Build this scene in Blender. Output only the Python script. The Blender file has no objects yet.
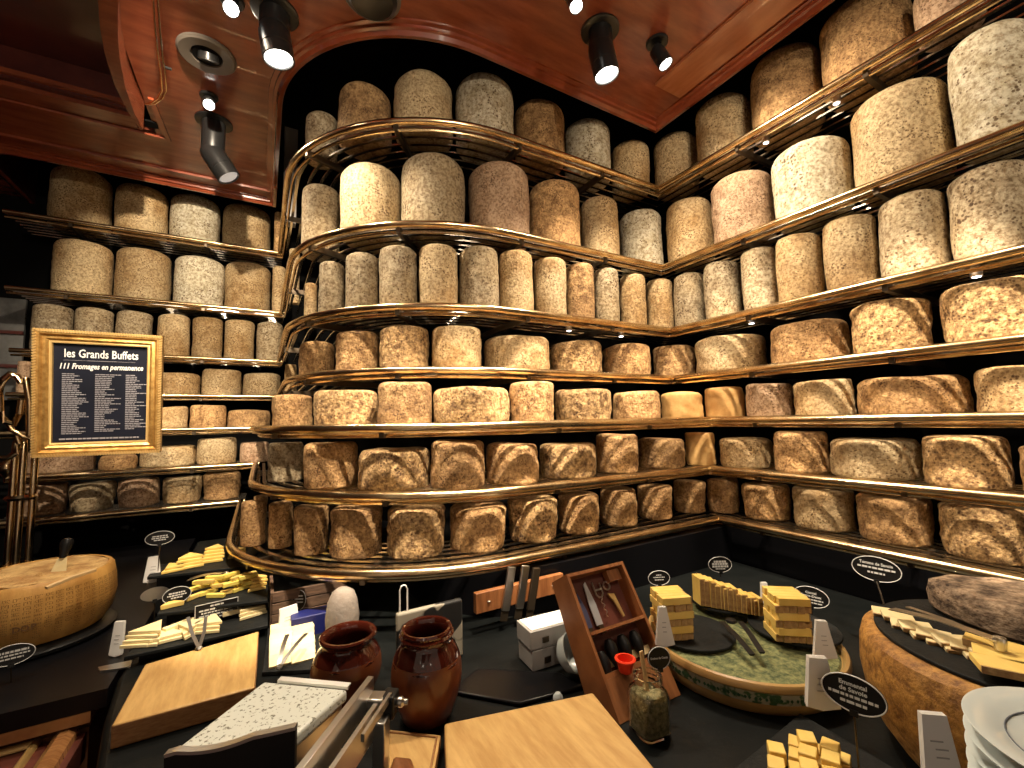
import bpy, math, random
from mathutils import Vector, Matrix, noise
random.seed(7)
R_ = math.radians; PI = math.pi
SC = bpy.context.scene; COL = SC.collection
# ------------------------------------------------------------------ camera
H = 1.55
def _cam():
    a = Vector((262-512, -(425-384), 0)); b = Vector((1275-512, -(405-384), 0))
    f = math.sqrt(-(a.x*b.x+a.y*b.y))
    Y = Vector((a.x, a.y, -f)).normalized(); X = Vector((b.x, b.y, -f)).normalized()
    X = (X-Y*X.dot(Y)).normalized(); Z = X.cross(Y)
    return Matrix((X, Y, Z)), f
RM, F = _cam()
CAM = Vector((0, 0, H))
def ray(u, v): return RM @ Vector((u-512, -(v-384), -F))
def at_z(u, v, z): d = ray(u, v); return CAM+d*((z-H)/d.z)
def at_x(u, v, x): d = ray(u, v); return CAM+d*(x/d.x)
def at_y(u, v, y): d = ray(u, v); return CAM+d*(y/d.y)
def z_at(u, v, dist): d = ray(u, v); return H+d.z*dist/math.hypot(d.x, d.y)
cd = bpy.data.cameras.new('camera'); cam = bpy.data.objects.new('camera', cd); COL.objects.link(cam)
cd.sensor_fit = 'HORIZONTAL'; cd.sensor_width = 36; cd.lens = F/1024*36
cam.matrix_world = Matrix.Translation(CAM) @ RM.to_4x4(); cd.clip_start = 0.02
SC.camera = cam
# ------------------------------------------------------------------ materials
def mat(name, col, rough=.5, metal=0, spec=None, col2=None, scale=20, bump=0, bscale=None, col3=None, detail=6,
        fine=0, rand=0, trans=0, emit=None, estr=0, stretch=None, coat=0, bdist=.006, ior=None, lo=.35, hi=.65, vor=0):
    m = bpy.data.materials.new(name); m.use_nodes = True; nt = m.node_tree; N = nt.nodes; L = nt.links
    p = N['Principled BSDF']; I = p.inputs
    c4 = lambda c: (c[0], c[1], c[2], 1)
    I['Base Color'].default_value = c4(col); I['Roughness'].default_value = rough; I['Metallic'].default_value = metal
    if spec is not None: I['Specular IOR Level'].default_value = spec
    if ior: I['IOR'].default_value = ior
    I['Transmission Weight'].default_value = trans; I['Coat Weight'].default_value = coat
    if emit: I['Emission Color'].default_value = c4(emit); I['Emission Strength'].default_value = estr
    tc = N.new('ShaderNodeTexCoord'); mp = N.new('ShaderNodeMapping'); L.new(tc.outputs['Object'], mp.inputs['Vector'])
    if stretch: mp.inputs['Scale'].default_value = stretch
    if rand:
        oi = N.new('ShaderNodeObjectInfo'); mm = N.new('ShaderNodeMath'); mm.operation = 'MULTIPLY'; mm.inputs[1].default_value = 57
        L.new(oi.outputs['Random'], mm.inputs[0]); L.new(mm.outputs[0], mp.inputs['Location'])
    out = None
    if col2:
        n = N.new('ShaderNodeTexNoise'); n.inputs['Scale'].default_value = scale; n.inputs['Detail'].default_value = detail
        n.inputs['Roughness'].default_value = .62
        L.new(mp.outputs[0], n.inputs['Vector'])
        r = N.new('ShaderNodeValToRGB'); L.new(n.outputs['Fac'], r.inputs[0])
        r.color_ramp.elements[0].position = lo; r.color_ramp.elements[1].position = hi
        r.color_ramp.elements[0].color = c4(col2); r.color_ramp.elements[1].color = c4(col)
        out = r.outputs[0]
        if col3:
            n2 = N.new('ShaderNodeTexNoise'); n2.inputs['Scale'].default_value = scale*.22; n2.inputs['Detail'].default_value = 3
            L.new(mp.outputs[0], n2.inputs['Vector'])
            r2 = N.new('ShaderNodeValToRGB'); r2.color_ramp.elements[0].position = .42; r2.color_ramp.elements[1].position = .62
            L.new(n2.outputs['Fac'], r2.inputs[0])
            mx = N.new('ShaderNodeMixRGB'); mx.inputs['Color2'].default_value = c4(col3)
            mf = N.new('ShaderNodeMath'); mf.operation = 'MULTIPLY'; mf.inputs[1].default_value = .6
            L.new(r2.outputs[0], mf.inputs[0]); L.new(mf.outputs[0], mx.inputs['Fac']); L.new(out, mx.inputs['Color1']); out = mx.outputs[0]
        if vor:   # dark mite pits
            v = N.new('ShaderNodeTexVoronoi'); v.inputs['Scale'].default_value = vor; L.new(mp.outputs[0], v.inputs['Vector'])
            n3 = N.new('ShaderNodeTexNoise'); n3.inputs['Scale'].default_value = vor*.16; L.new(mp.outputs[0], n3.inputs['Vector'])
            ad = N.new('ShaderNodeMath'); ad.operation = 'ADD'
            sb = N.new('ShaderNodeMath'); sb.operation = 'MULTIPLY'; sb.inputs[1].default_value = -1.0
            L.new(n3.outputs['Fac'], sb.inputs[0]); L.new(v.outputs['Distance'], ad.inputs[0]); L.new(sb.outputs[0], ad.inputs[1])
            r3 = N.new('ShaderNodeValToRGB'); r3.color_ramp.elements[0].position = -0.0; r3.color_ramp.elements[1].position = .06
            ad2 = N.new('ShaderNodeMath'); ad2.operation = 'ADD'; ad2.inputs[1].default_value = .32; L.new(ad.outputs[0], ad2.inputs[0])
            L.new(ad2.outputs[0], r3.inputs[0])
            r3.color_ramp.elements[0].color = (.22, .14, .08, 1); r3.color_ramp.elements[1].color = (1, 1, 1, 1)
            m3 = N.new('ShaderNodeMixRGB'); m3.blend_type = 'MULTIPLY'; m3.inputs['Fac'].default_value = .85
            L.new(out, m3.inputs['Color1']); L.new(r3.outputs[0], m3.inputs['Color2']); out = m3.outputs[0]
        if fine:
            n4 = N.new('ShaderNodeTexNoise'); n4.inputs['Scale'].default_value = fine; n4.inputs['Detail'].default_value = 4; n4.inputs['Roughness'].default_value = .7
            L.new(mp.outputs[0], n4.inputs['Vector'])
            r4 = N.new('ShaderNodeValToRGB'); L.new(n4.outputs['Fac'], r4.inputs[0])
            r4.color_ramp.elements[0].position = .36; r4.color_ramp.elements[1].position = .58
            r4.color_ramp.elements[0].color = (.38, .30, .22, 1); r4.color_ramp.elements[1].color = (1, 1, 1, 1)
            m4 = N.new('ShaderNodeMixRGB'); m4.blend_type = 'MULTIPLY'; m4.inputs['Fac'].default_value = .9
            L.new(out, m4.inputs['Color1']); L.new(r4.outputs[0], m4.inputs['Color2']); out = m4.outputs[0]
        if rand:
            hs = N.new('ShaderNodeHueSaturation'); mr = N.new('ShaderNodeMapRange'); L.new(oi.outputs['Random'], mr.inputs[0])
            mr.inputs[3].default_value = 1-rand; mr.inputs[4].default_value = 1+rand
            L.new(mr.outputs[0], hs.inputs['Value']); L.new(out, hs.inputs['Color']); out = hs.outputs[0]
        L.new(out, I['Base Color'])
    if bump:
        b = N.new('ShaderNodeBump'); b.inputs['Strength'].default_value = bump; b.inputs['Distance'].default_value = bdist
        nb = N.new('ShaderNodeTexNoise'); nb.inputs['Scale'].default_value = bscale or scale*2; nb.inputs['Detail'].default_value = 7
        nb.inputs['Roughness'].default_value = .65
        L.new(mp.outputs[0], nb.inputs['Vector']); L.new(nb.outputs['Fac'], b.inputs['Height']); L.new(b.outputs[0], I['Normal'])
    return m
M = dict(
 brown=mat('brown_rind', (.76, .49, .22), .8, col2=(.24, .125, .045), scale=26, col3=(.44, .26, .11), bump=1, bscale=62, bdist=.014, rand=.2, vor=130, fine=95),
 grey=mat('grey_rind', (0.499, 0.421, 0.284), .85, col2=(.28, .21, .12), scale=20, col3=(.48, .37, .21), bump=1, bscale=60, bdist=.008, rand=.15, vor=85, fine=80),
 tan=mat('tan_rind', (0.588, 0.420, 0.210), .8, col2=(.32, .19, .07), scale=16, col3=(.70, .58, .36), bump=1, bscale=55, bdist=.009, rand=.18, vor=100, fine=90),
 pink=mat('pinkish_rind', (0.568, 0.404, 0.267), .8, col2=(.32, .19, .11), scale=20, col3=(.52, .36, .22), bump=1, bscale=60, bdist=.009, rand=.12, vor=120, fine=90),
 white=mat('white_rind', (0.739, 0.695, 0.546), .85, col2=(.50, .43, .28), scale=18, col3=(.72, .65, .47), bump=.9, bscale=55, bdist=.008, rand=.08, vor=75, fine=65),
 orange=mat('golden_rind', (.66, .42, .16), .7, col2=(.46, .25, .08), scale=14, bump=.35, bscale=60, rand=.1),
 pitted=mat('pitted_rind', (.80, .54, .25), .8, col2=(.18, .09, .032), scale=46, bump=1, bscale=60, bdist=.02, rand=.15, lo=.34, hi=.60, vor=90, fine=100),
 brass=mat('polished_brass', (.80, .62, .38), .14, 1, col2=(.66, .46, .25), scale=3),
 goldtube=mat('brass_shelf_tube', (.92, .72, .42), .22, 1, col2=(.62, .42, .22), scale=9, bump=.05, bscale=14, lo=.4, hi=.6),
 steel=mat('brushed_steel', (.62, .60, .56), .28, 1),
 bladesteel=mat('bright_blade_steel', (.62, .64, .68), .3, .5),
 wire=mat('nickel_slats', (.72, .66, .56), .22, 1),
 darkmetal=mat('dark_bracket_metal', (.10, .075, .05), .35, .8),
 black=mat('black_lacquer_panel', (.004, .004, .005), .3, spec=.2),
 matblack=mat('matte_black_recess', (.004, .004, .004), .9, spec=.1),
 plastic=mat('black_plastic', (.008, .008, .008), .35, spec=.3),
 counter=mat('dark_stone_worktop', (.006, .007, .007), .45, spec=.16, col2=(.003, .004, .004), scale=14, bump=.1, bscale=60),
 slate=mat('slate', (.012, .013, .013), .6, spec=.18, col2=(.006, .007, .007), scale=20, bump=.5, bscale=40),
 wood=mat('mahogany', (.26, .066, .028), .27, col2=(.17, .036, .016), scale=5, stretch=(1, 5, 1), coat=.4, bump=.03, bscale=6),
 woodLit=mat('lit_mahogany_plank', (.36, .13, .055), .25, col2=(.26, .08, .03), scale=5, stretch=(4, .8, 1), coat=.4),  # mahogany copy with the plank's reflected light put into the colour
 woodT=mat('mahogany_trim', (.27, .062, .024), .2, col2=(.18, .034, .014), scale=5, coat=.6),
 darkwood=mat('dark_red_wood', (.10, .022, .016), .3, col2=(.06, .012, .010), scale=6, coat=.3),
 walnut=mat('golden_brown_wood', (.38, .18, .065), .25, col2=(.22, .09, .03), scale=9, stretch=(1, 9, 1), coat=.5),
 bamboo=mat('bamboo_board', (.64, .41, .15), .42, col2=(.46, .26, .08), scale=6, stretch=(7, 1.2, 6), bump=.08, bscale=20),
 bside=mat('bamboo_board_edge', (.40, .20, .07), .5, col2=(.25, .11, .035), scale=16, stretch=(3, 3, 14)),
 case=mat('cherry_case_wood', (.33, .13, .045), .42, col2=(.20, .07, .022), scale=10, stretch=(8, 1, 1)),
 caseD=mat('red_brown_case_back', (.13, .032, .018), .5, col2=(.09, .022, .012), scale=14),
 parm=mat('parmesan_rind', (.66, .37, .10), .5, col2=(.36, .17, .035), scale=9, stretch=(1.6, 1.6, .3), bump=.2, bscale=40, lo=.3, hi=.7),
 parmstamp=mat('dotted_rind_stamp', (.13, .06, .018), .6),
 parmin=mat('parmesan_paste', (.80, .54, .22), .7, col2=(.42, .22, .07), scale=16, bump=1, bscale=30, bdist=.02),
 yellow=mat('yellow_cheese', (.80, .58, .17), .45, col2=(.72, .48, .11), scale=20, rand=.08, bump=.1, bscale=40),
 brightyellow=mat('bright_yellow_cheese', (.88, .72, .16), .45, col2=(.80, .62, .12), scale=20, rand=.06),
 pale=mat('pale_cheese', (.82, .70, .40), .5, col2=(.72, .58, .30), scale=18, rand=.08, bump=.15, bscale=40),
 crustslice=mat('brown_cheese_crust', (.28, .15, .06), .8, col2=(.50, .32, .13), scale=60, bump=.6, bscale=110),
 comte=mat('golden_wheel_rind', (.50, .25, .05), .6, col2=(.24, .10, .016), scale=22, col3=(.56, .33, .11), bump=.8, bscale=60, lo=.3, hi=.68, fine=60),
 darkcrust=mat('dark_brown_crust', (.40, .29, .19), .85, col2=(.06, .035, .02), scale=30, stretch=(1, 1, 1.8), bump=1, bscale=40, fine=90, vor=60),
 glaze=mat('dark_brown_glaze', (.075, .012, .006), .1, col2=(.04, .007, .004), scale=6, coat=1),
 terra=mat('terracotta', (.20, .055, .016), .33, col2=(.11, .028, .009), scale=9, coat=.35),
 marble=mat('speckled_white_stone', (.60, .62, .56), .35, col2=(.16, .16, .12), scale=150, lo=.36, hi=.41, detail=2),
 paper=mat('white_paper', (.84, .82, .78), .7),
 paperprint=mat('grey_print', (.42, .41, .40), .7),
 porcelain=mat('white_porcelain', (.52, .57, .56), .12, coat=.4),
 plateline=mat('plate_grey_line', (.10, .12, .15), .3),
 signwhite=mat('white_lettering', (.60, .60, .58), .5),
 signgrey=mat('grey_lettering', (.20, .19, .21), .6),
 board=mat('menu_board_black', (.006, .007, .012), .5, spec=.12, col2=(.009, .010, .018), scale=4),
 gilt=mat('gilt_frame', (.62, .38, .12), .32, .75, col2=(.36, .19, .05), scale=40, bump=.3, bscale=90),
 giltplain=mat('gilt_inner', (.78, .54, .22), .3, .6, col2=(.6, .38, .13), scale=6),
 lens=mat('lit_lamp_lens', (1, 1, 1), .4, emit=(1, .95, .86), estr=14),
 lensdim=mat('dimly_lit_lens', (.6, .6, .6), .4, emit=(1, .94, .86), estr=.35),
 led=mat('small_led_lens', (1, 1, 1), .4, emit=(1, .96, .9), estr=9),
 lamp=mat('black_lamp_housing', (.012, .012, .012), .3, .2),
 ring=mat('grey_downlight_ring', (.10, .085, .07), .45),
 red=mat('red_tub', (.80, .05, .015), .35), blue=mat('dark_blue_box', (.006, .010, .10), .5),
 herbs=mat('dried_herbs', (.26, .27, .11), .9, col2=(.05, .07, .03), scale=70, bump=1, bscale=90),
 dish=mat('honey_glaze_dish', (.44, .28, .10), .28, col2=(.32, .17, .055), scale=6, coat=.4),
 band=mat('patterned_dish_band', (.40, .38, .27), .5, col2=(.05, .12, .05), scale=46, lo=.44, hi=.52, detail=2),
 bandg=mat('green_leaf_motif', (.015, .06, .025), .5),
 glass=mat('clear_glass', (.93, .97, .95), .03, trans=1, ior=1.45),
 seeds=mat('cumin_seeds', (.44, .35, .17), .9, col2=(.13, .11, .04), scale=120, bump=1, bscale=150),
 spoon=mat('pale_wood_spoon', (.62, .42, .20), .6),
 salami=mat('white_mould_sausage', (.24, .21, .18), .8, col2=(.20, .16, .13), scale=18, bump=.5, bscale=50),
 cow=mat('black_and_white_hide_print', (.30, .27, .21), .6, col2=(.008, .008, .008), scale=15, lo=.49, hi=.51, detail=1),
 crate=mat('dark_wood_crate', (.15, .085, .05), .7, col2=(.07, .04, .025), scale=20, stretch=(1, 1, 6), bump=.4, bscale=50),
 boxwhite=mat('white_carton', (.36, .34, .32), .5),
 foggy=mat('pale_window_pane', (.22, .22, .21), .2, col2=(.06, .06, .06), scale=3, coat=.4),
)
# ------------------------------------------------------------------ mesh helpers
class MB:
    def __init__(s): s.v = []; s.f = []; s.M = Matrix.Identity(4)
    def add(s, vs, fs):
        o = len(s.v); s.v += [tuple(s.M @ Vector(p)) for p in vs]; s.f += [tuple(i+o for i in f) for f in fs]; return s
    def box(s, c, d, rz=0, rot=None):
        Q = Matrix.Translation(Vector(c)) @ (rot.to_4x4() if rot else Matrix.Rotation(rz, 4, 'Z'))
        x, y, z = d[0]/2, d[1]/2, d[2]/2
        vs = [Q @ Vector(p) for p in [(-x,-y,-z),(x,-y,-z),(x,y,-z),(-x,y,-z),(-x,-y,z),(x,-y,z),(x,y,z),(-x,y,z)]]
        return s.add(vs, [(3,2,1,0),(4,5,6,7),(0,1,5,4),(1,2,6,5),(2,3,7,6),(3,0,4,7)])
    def prism(s, poly, z0, z1):
        n = len(poly)
        ar = sum(poly[i][0]*poly[(i+1) % n][1]-poly[(i+1) % n][0]*poly[i][1] for i in range(n))
        if ar < 0: poly = poly[::-1]
        z = (lambda a, p: a(p) if callable(a) else a)
        vs = [(p[0], p[1], z(z0, p)) for p in poly]+[(p[0], p[1], z(z1, p)) for p in poly]
        return s.add(vs, [tuple(range(n))[::-1], tuple(range(n, 2*n))]+[(i, (i+1) % n, n+(i+1) % n, n+i) for i in range(n)])
    def lathe(s, prof, c=(0,0,0), seg=32, fn=None, a0=0, a1=2*PI, sx=1, sy=1, cap=True):
        full = abs(a1-a0-2*PI) < 1e-6; n = seg if full else seg+1; vs = []; fs = []
        for (r, z) in prof:
            for i in range(n):
                a = a0+(a1-a0)*i/seg; p = Vector((r*math.cos(a)*sx, r*math.sin(a)*sy, z))
                if fn: p = fn(p, a)
                vs.append((p.x+c[0], p.y+c[1], p.z+c[2]))
        for j in range(len(prof)-1):
            for i in range(seg):
                k = (i+1) % n; fs.append((j*n+i, j*n+k, (j+1)*n+k, (j+1)*n+i))
        if cap and prof[0][0] > 1e-5: fs.append(tuple(range(n))[::-1])
        if cap and prof[-1][0] > 1e-5: fs.append(tuple((len(prof)-1)*n+i for i in range(n)))
        return s.add(vs, fs)
    def sweep(s, prof, path, closed=False, frame=None, cap=True):
        # prof: list of (side, up); path: 3D points; side = to the right of travel in plan, mitred
        P = [Vector(p) for p in path]; n = len(P); m = len(prof); vs = []; fs = []
        for i, p in enumerate(P):
            a = P[i-1] if (i > 0 or closed) else None; b = P[(i+1) % n] if (i < n-1 or closed) else None
            d1 = (p-a).normalized() if a is not None else None; d2 = (b-p).normalized() if b is not None else None
            if d1 is None: d1 = d2
            if d2 is None: d2 = d1
            t = (d1+d2).normalized(); k = 1/max(.35, t.dot(d1))
            up = Vector(frame) if frame else Vector((0, 0, 1))
            if abs(t.dot(up)) > .95: up = Vector((0, 1, 0)) if abs(t.y) < .9 else Vector((1, 0, 0))
            side = t.cross(up).normalized(); u2 = side.cross(t).normalized()
            for q in prof: vs.append(p+side*q[0]*k+u2*q[1])
        for i in range(n if closed else n-1):
            for j in range(m):
                a = i*m+j; b = i*m+(j+1) % m; c = ((i+1) % n)*m+(j+1) % m; d = ((i+1) % n)*m+j
                fs.append((a, b, c, d))
        if not closed and cap: fs.append(tuple(range(m))[::-1]); fs.append(tuple((n-1)*m+j for j in range(m)))
        return s.add(vs, fs)
    def tube(s, path, r, seg=8, closed=False): return s.sweep([(r*math.cos(2*PI*i/seg), r*math.sin(2*PI*i/seg)) for i in range(seg)], path, closed)
    def build(s, name, m, parent=None, loc=None, bevel=0, smooth=True, ang=38, subd=0):
        me = bpy.data.meshes.new(name); vs = s.v
        if loc is not None: L = Vector(loc); vs = [tuple(Vector(p)-L) for p in vs]
        me.from_pydata(vs, [], s.f); me.validate()
        import bmesh
        b = bmesh.new(); b.from_mesh(me); bmesh.ops.recalc_face_normals(b, faces=b.faces); b.to_mesh(me); b.free()
        me.materials.append(M[m] if isinstance(m, str) else m)
        if smooth:
            me.polygons.foreach_set('use_smooth', [True]*len(me.polygons)); me.set_sharp_from_angle(angle=R_(ang))
        o = bpy.data.objects.new(name, me); COL.objects.link(o)
        if parent: o.parent = parent; 
        if loc is not None: o.location = L-(parent.location if parent and not parent.parent else Vector())
        elif parent is not None and parent.parent is None:
            o.matrix_parent_inverse = parent.matrix_basis.inverted()
        elif parent is not None:
            o.matrix_parent_inverse = (parent.parent.matrix_basis @ parent.matrix_parent_inverse @ parent.matrix_basis).inverted() if parent.parent else Matrix()
        if bevel:
            bv = o.modifiers.new('bevel', 'BEVEL'); bv.width = bevel; bv.segments = 3; bv.limit_method = 'ANGLE'; bv.angle_limit = R_(40)
        return o
def tag(o, label=None, cat=None, group=None, kind=None):
    if label: o['label'] = label
    if cat: o['category'] = cat
    if group: o['group'] = group
    if kind: o['kind'] = kind
    return o
def thing(name, loc, label, cat, group=None):
    o = bpy.data.objects.new(name, None); COL.objects.link(o); o.location = loc; o.empty_display_size = .05
    return tag(o, label, cat, group)
def struct(mb, name, m, **k): return tag(mb.build(name, m, **k), kind='structure')
def text_mb(mb, s, size, Mx, ext=.0004, bold=0, shear=0, align='CENTER', width=None):
    c = bpy.data.curves.new('txt', 'FONT'); c.body = s; c.size = size; c.extrude = ext; c.align_x = align; c.align_y = 'CENTER'
    c.offset = bold; c.shear = shear; c.resolution_u = 2
    o = bpy.data.objects.new('txt', c); COL.objects.link(o); bpy.context.view_layer.update()
    me = bpy.data.meshes.new_from_object(o.evaluated_get(bpy.context.evaluated_depsgraph_get()))
    k = 1
    if width:
        xs = [v.co.x for v in me.vertices]; k = width/(max(xs)-min(xs))
    old = mb.M; mb.M = old @ Mx
    mb.add([(v.co.x*k, v.co.y, v.co.z) for v in me.vertices], [tuple(p.vertices) for p in me.polygons]); mb.M = old
    bpy.data.objects.remove(o); bpy.data.curves.remove(c); bpy.data.meshes.remove(me)
def frameM(o, x, up):   # local x = reading direction, local y = up, local z = towards the reader
    x = Vector(x).normalized(); up = Vector(up); z = x.cross(up).normalized(); y = z.cross(x).normalized()
    m = Matrix((x, y, z)).transposed().to_4x4(); m.translation = Vector(o); return m
ORD = ['first','second','third','fourth','fifth','sixth','seventh','eighth','ninth','tenth','eleventh','twelfth','thirteenth','fourteenth','fifteenth','sixteenth']
# ------------------------------------------------------------------ room shell
XW, YW, YL, XL = 2.26, 2.05, 3.86, -1.75
def core_path(r=.5, off=0):  # outline of the projecting wall behind the racks (from left wall to right wall)
    xs, yf, rad = .47+off, YW+off, r
    p = [(xs, YL)]
    for i in range(13):
        a = PI+PI/2*i/12; p.append((xs+rad+rad*math.cos(a), yf+rad+rad*math.sin(a)))
    p.append((XW, yf)); return p
cp = core_path()
struct(MB().prism(cp+[(XW, YL)], .0, 3.6), 'wall_center', 'matblack')
struct(MB().box((XW+.05, .5, 1.8), (.1, 6, 3.6)), 'wall_right', 'matblack')
struct(MB().box((.2, YL+.05, 1.8), (4.4, .1, 3.6)), 'wall_back', 'matblack')
struct(MB().box((XL-.05, 2.0, 1.8), (.1, 4, 3.6)), 'wall_left', 'darkwood')
struct(MB().box((.2, 1, -.03), (5, 7, .06)), 'floor', 'darkwood')
struct(MB().box((.2, 1, 3.63), (5, 7, .06)), 'ceiling', 'matblack')
# wooden ceiling slab, its cut-out following the racks
CZ = 3.03
def cut_path():
    p = [(1.71, -2.2), (1.71, 1.455)]
    cx, cy, r = .04+.68, 1.455+.68, .68
    for i in range(21):
        a = 1.5*PI-PI/2*i/20; p.append((cx+r*math.cos(a), cy+r*math.sin(a)))
    p += [(.04, 3.205), (-1.17, 3.205)]
    for i in range(1, 8):
        a = -PI/2-PI/2*i/7; p.append((-1.17+.14*math.cos(a), 3.345+.14*math.sin(a)))
    p.append((-1.31, YL)); return p
cpth = cut_path()
# coffer: a higher bay on the left
COF = [(-.60, -2.2), (-.58, 1.4), (-.60, 2.2), (-.57, 2.70), (-1.75, 2.70), (-1.75, -2.2)]
poly = cpth+[(XL, YL), (XL, 2.70), (-.50, 2.70), (-.50, -2.2)]
struct(MB().prism(poly, CZ, CZ+.05), 'ceiling_wood', 'wood')
# moulded lip round the cut-out
lip = [(-.004, -.03), (.012, -.034), (.02, -.02), (.032, -.018), (.034, -.008), (.05, -.006), (.052, .002), (-.004, .004)]
lipp = [(x, y, CZ) for x, y in cpth]
struct(MB().sweep([(-a, b) for a, b in lip], lipp), 'trim_1', 'woodT')
struct(MB().sweep([(-.001, -.03), (.006, -.03), (.006, .26), (-.001, .26)], lipp), 'trim_2', 'darkwood')
# stepped coffer mouldings on its far side, running along the back
mb = MB()
steps = [(2.70, 3.03, 3.06), (2.62, 3.06, 3.07), (2.46, 3.12, 3.13), (2.06, 3.14, 3.15), (1.98, 3.20, 3.22), (1.80, 3.24, 3.26)]
y1 = 2.72
for i, (y0, za, zb) in enumerate([(2.60, 3.03, 3.05), (2.55, 3.06, 3.08)]):
    mb.box(((XL-.57)/2, (y0+y1)/2, (za+zb)/2), (abs(XL+.57), y1-y0, zb-za)); y1 = y0+.005
struct(mb, 'trim_3', 'wood')
struct(MB().box(((XL-.57)/2, 2.585, 3.13), (abs(XL+.57), .03, .16)).box(((XL-.57)/2, 2.05, 3.24), (abs(XL+.57), .04, .12)), 'trim_4', 'darkwood')
struct(MB().box(((XL-.57)/2, 2.32, 3.20), (abs(XL+.57), .50, .02)), 'ceiling_panel', 'darkwood')
struct(MB().box(((XL-.5)/2, 0, 3.30), (abs(XL+.5), 4.6, .02)), 'ceiling_coffer', 'darkwood')
mb = MB()
for y, z in ((1.95, 3.27), (1.75, 3.285)): mb.box(((XL-.57)/2, y, z), (abs(XL+.57), .03, .03))
struct(mb, 'trim_5', 'darkwood')
# drop in the moulding beam: seam lines and a rectangular moulded corner
ln = [(XL, 2.72, CZ), (-.455, 2.72, CZ), (-.47, 2.40, CZ)]
struct(MB().sweep([(-.010, -.010), (.010, -.010), (.012, .002), (-.012, .002)], ln), 'trim_6', 'woodT')
struct(MB().sweep([(-.006, -.012), (.006, -.012), (.008, .002), (-.008, .002)], [(XL, 3.05, CZ), (-.9, 3.05, CZ), (.04, 3.05, CZ)]), 'trim_7', 'woodT')
# long moulding plank on right of ceiling
struct(MB().box((1.56, -.1, CZ-.006), (.16, 2.7, .012)), 'trim_8', 'woodLit')
# curved hanging beam edge of the coffer
bz = 2.90
bot = [at_z(*p, bz) for p in [(140,129), (128,112), (115,86), (105,55), (100,28), (98,0), (99,-60), (104,-140)]]
mb = MB(); vs = []; n = len(bot)
wid = [.012, .022, .032, .04, .045, .047, .05, .05]
for i, p in enumerate(bot):
    t = (bot[min(i+1, n-1)]-bot[max(i-1, 0)]); nr = Vector((-t.y, t.x, 0)).normalized()
    if nr.x < 0: nr = -nr
    q = p+nr*wid[i]
    vs += [(p.x, p.y, bz), (q.x, q.y, bz), (q.x, q.y, CZ+.26), (p.x, p.y, CZ+.26)]
fs = [(i*4+j, i*4+(j+1) % 4, i*4+4+(j+1) % 4, i*4+4+j) for i in range(n-1) for j in range(4)]
fs += [(0, 1, 2, 3), tuple((n-1)*4+j for j in (3, 2, 1, 0))]
mb.add(vs, fs); struct(mb, 'trim_9', 'wood')
t = thing('ceiling_rail', at_z(157, 60, 2.99), 'pair of slim brass rails bending round beside curved wooden ceiling edge', 'rail')
rp = [at_z(*p, 2.99) for p in [(153,-60), (153,0), (155,30), (158,55), (161,75), (162,90), (158,98), (151,103), (145,104)]]
for dx in (0, .014): MB().tube([p+Vector((dx, -dx*.3, 0)) for p in rp], .004).build('rail_tube', 'brass', t)
MB().box(at_z(167, 68, 3.0), (.03, .008, .008)).tube([at_z(159, 62, 2.99), at_z(159, 62, 3.03)], .003).tube([at_z(153, 5, 2.99), at_z(153, 5, 3.03)], .003).build('rail_peg', 'lamp', t)
struct(MB().box(at_z(151, 124, CZ-.002), (.05, .05, .008)), 'ceiling_hole', 'matblack')
pp = at_y(291, 140, 3.0)
struct(MB().box((pp.x, 3.0, 3.12), (.075, .075, .62)), 'trim_10', 'boxwhite')
# ------------------------------------------------------------------ ceiling lamps
def aim(o, d): o.rotation_euler = Vector(d).to_track_quat('-Z', 'Y').to_euler()
def spot(loc, to, power, size=80, rad=.03, col=(1, .83, .62), blend=.5):
    l = bpy.data.lights.new('spot_light', 'SPOT'); l.energy = power; l.spot_size = R_(size); l.spot_blend = blend
    l.shadow_soft_size = rad; l.color = col
    o = bpy.data.objects.new('spot_light', l); COL.objects.link(o); o.location = loc; aim(o, Vector(to)-Vector(loc)); return o
def fixture(p, to, r, L, label, m='lens', drop=.03, plate=None, box=False, power=0, size=80, blend=.5):
    """ceiling spotlight: round plate, stem, tilting cylindrical head, lens"""
    p = Vector((p[0], p[1], CZ)); d = (Vector(to)-p).normalized(); c = p-Vector((0, 0, drop+r*.6))
    t = thing('ceiling_spotlight', p, label, 'spotlight', None)
    MB().lathe([(plate or r*1.5, 0), (plate or r*1.5, -.006), ((plate or r*1.5)*.9, -.01)], p, 28).build('mounting_plate', 'lamp', t)
    if box: MB().lathe([(r*.95, 0), (r*.95, -drop*1.3), (r*.8, -drop*1.45)], p-d*0, 24).build('driver_housing', 'lamp', t)
    else: MB().tube([p, c], r*.35).build('stem', 'lamp', t)
    up = Vector((0, 0, 1)); x = d.cross(up).normalized(); y = d.cross(x)
    Q = Matrix((x, y, d)).transposed().to_4x4(); Q.translation = c
    mb = MB(); mb.M = Q; mb.lathe([(r*.45, -.25*L), (r*.9, -.18*L), (r, 0), (r, L*.55), (r*.97, L*.56), (r*.97, L*.6), (r, L*.61), (r, L), (r*.9, L), (r*.86, L*.9)], seg=28); mb.build('lamp_head', 'lamp', t)
    mb = MB(); mb.M = Q; mb.lathe([(r*.86, L*.93), (r*.8, L*.97), (0, L*.99)], seg=24); mb.build('lens', m, t)
    if power: spot(c+d*(L+.02), to, power, size, r*.8, blend=blend)
    return t
fx = lambda u, v: at_z(u, v, CZ)
V = Vector
fixture(at_z(275, 12, CZ), (.35, 1.6, .9), .052, .10, 'large black ceiling spotlight shining at upper left, biggest lit lens', drop=.05, box=True, power=58, size=120)
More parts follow.
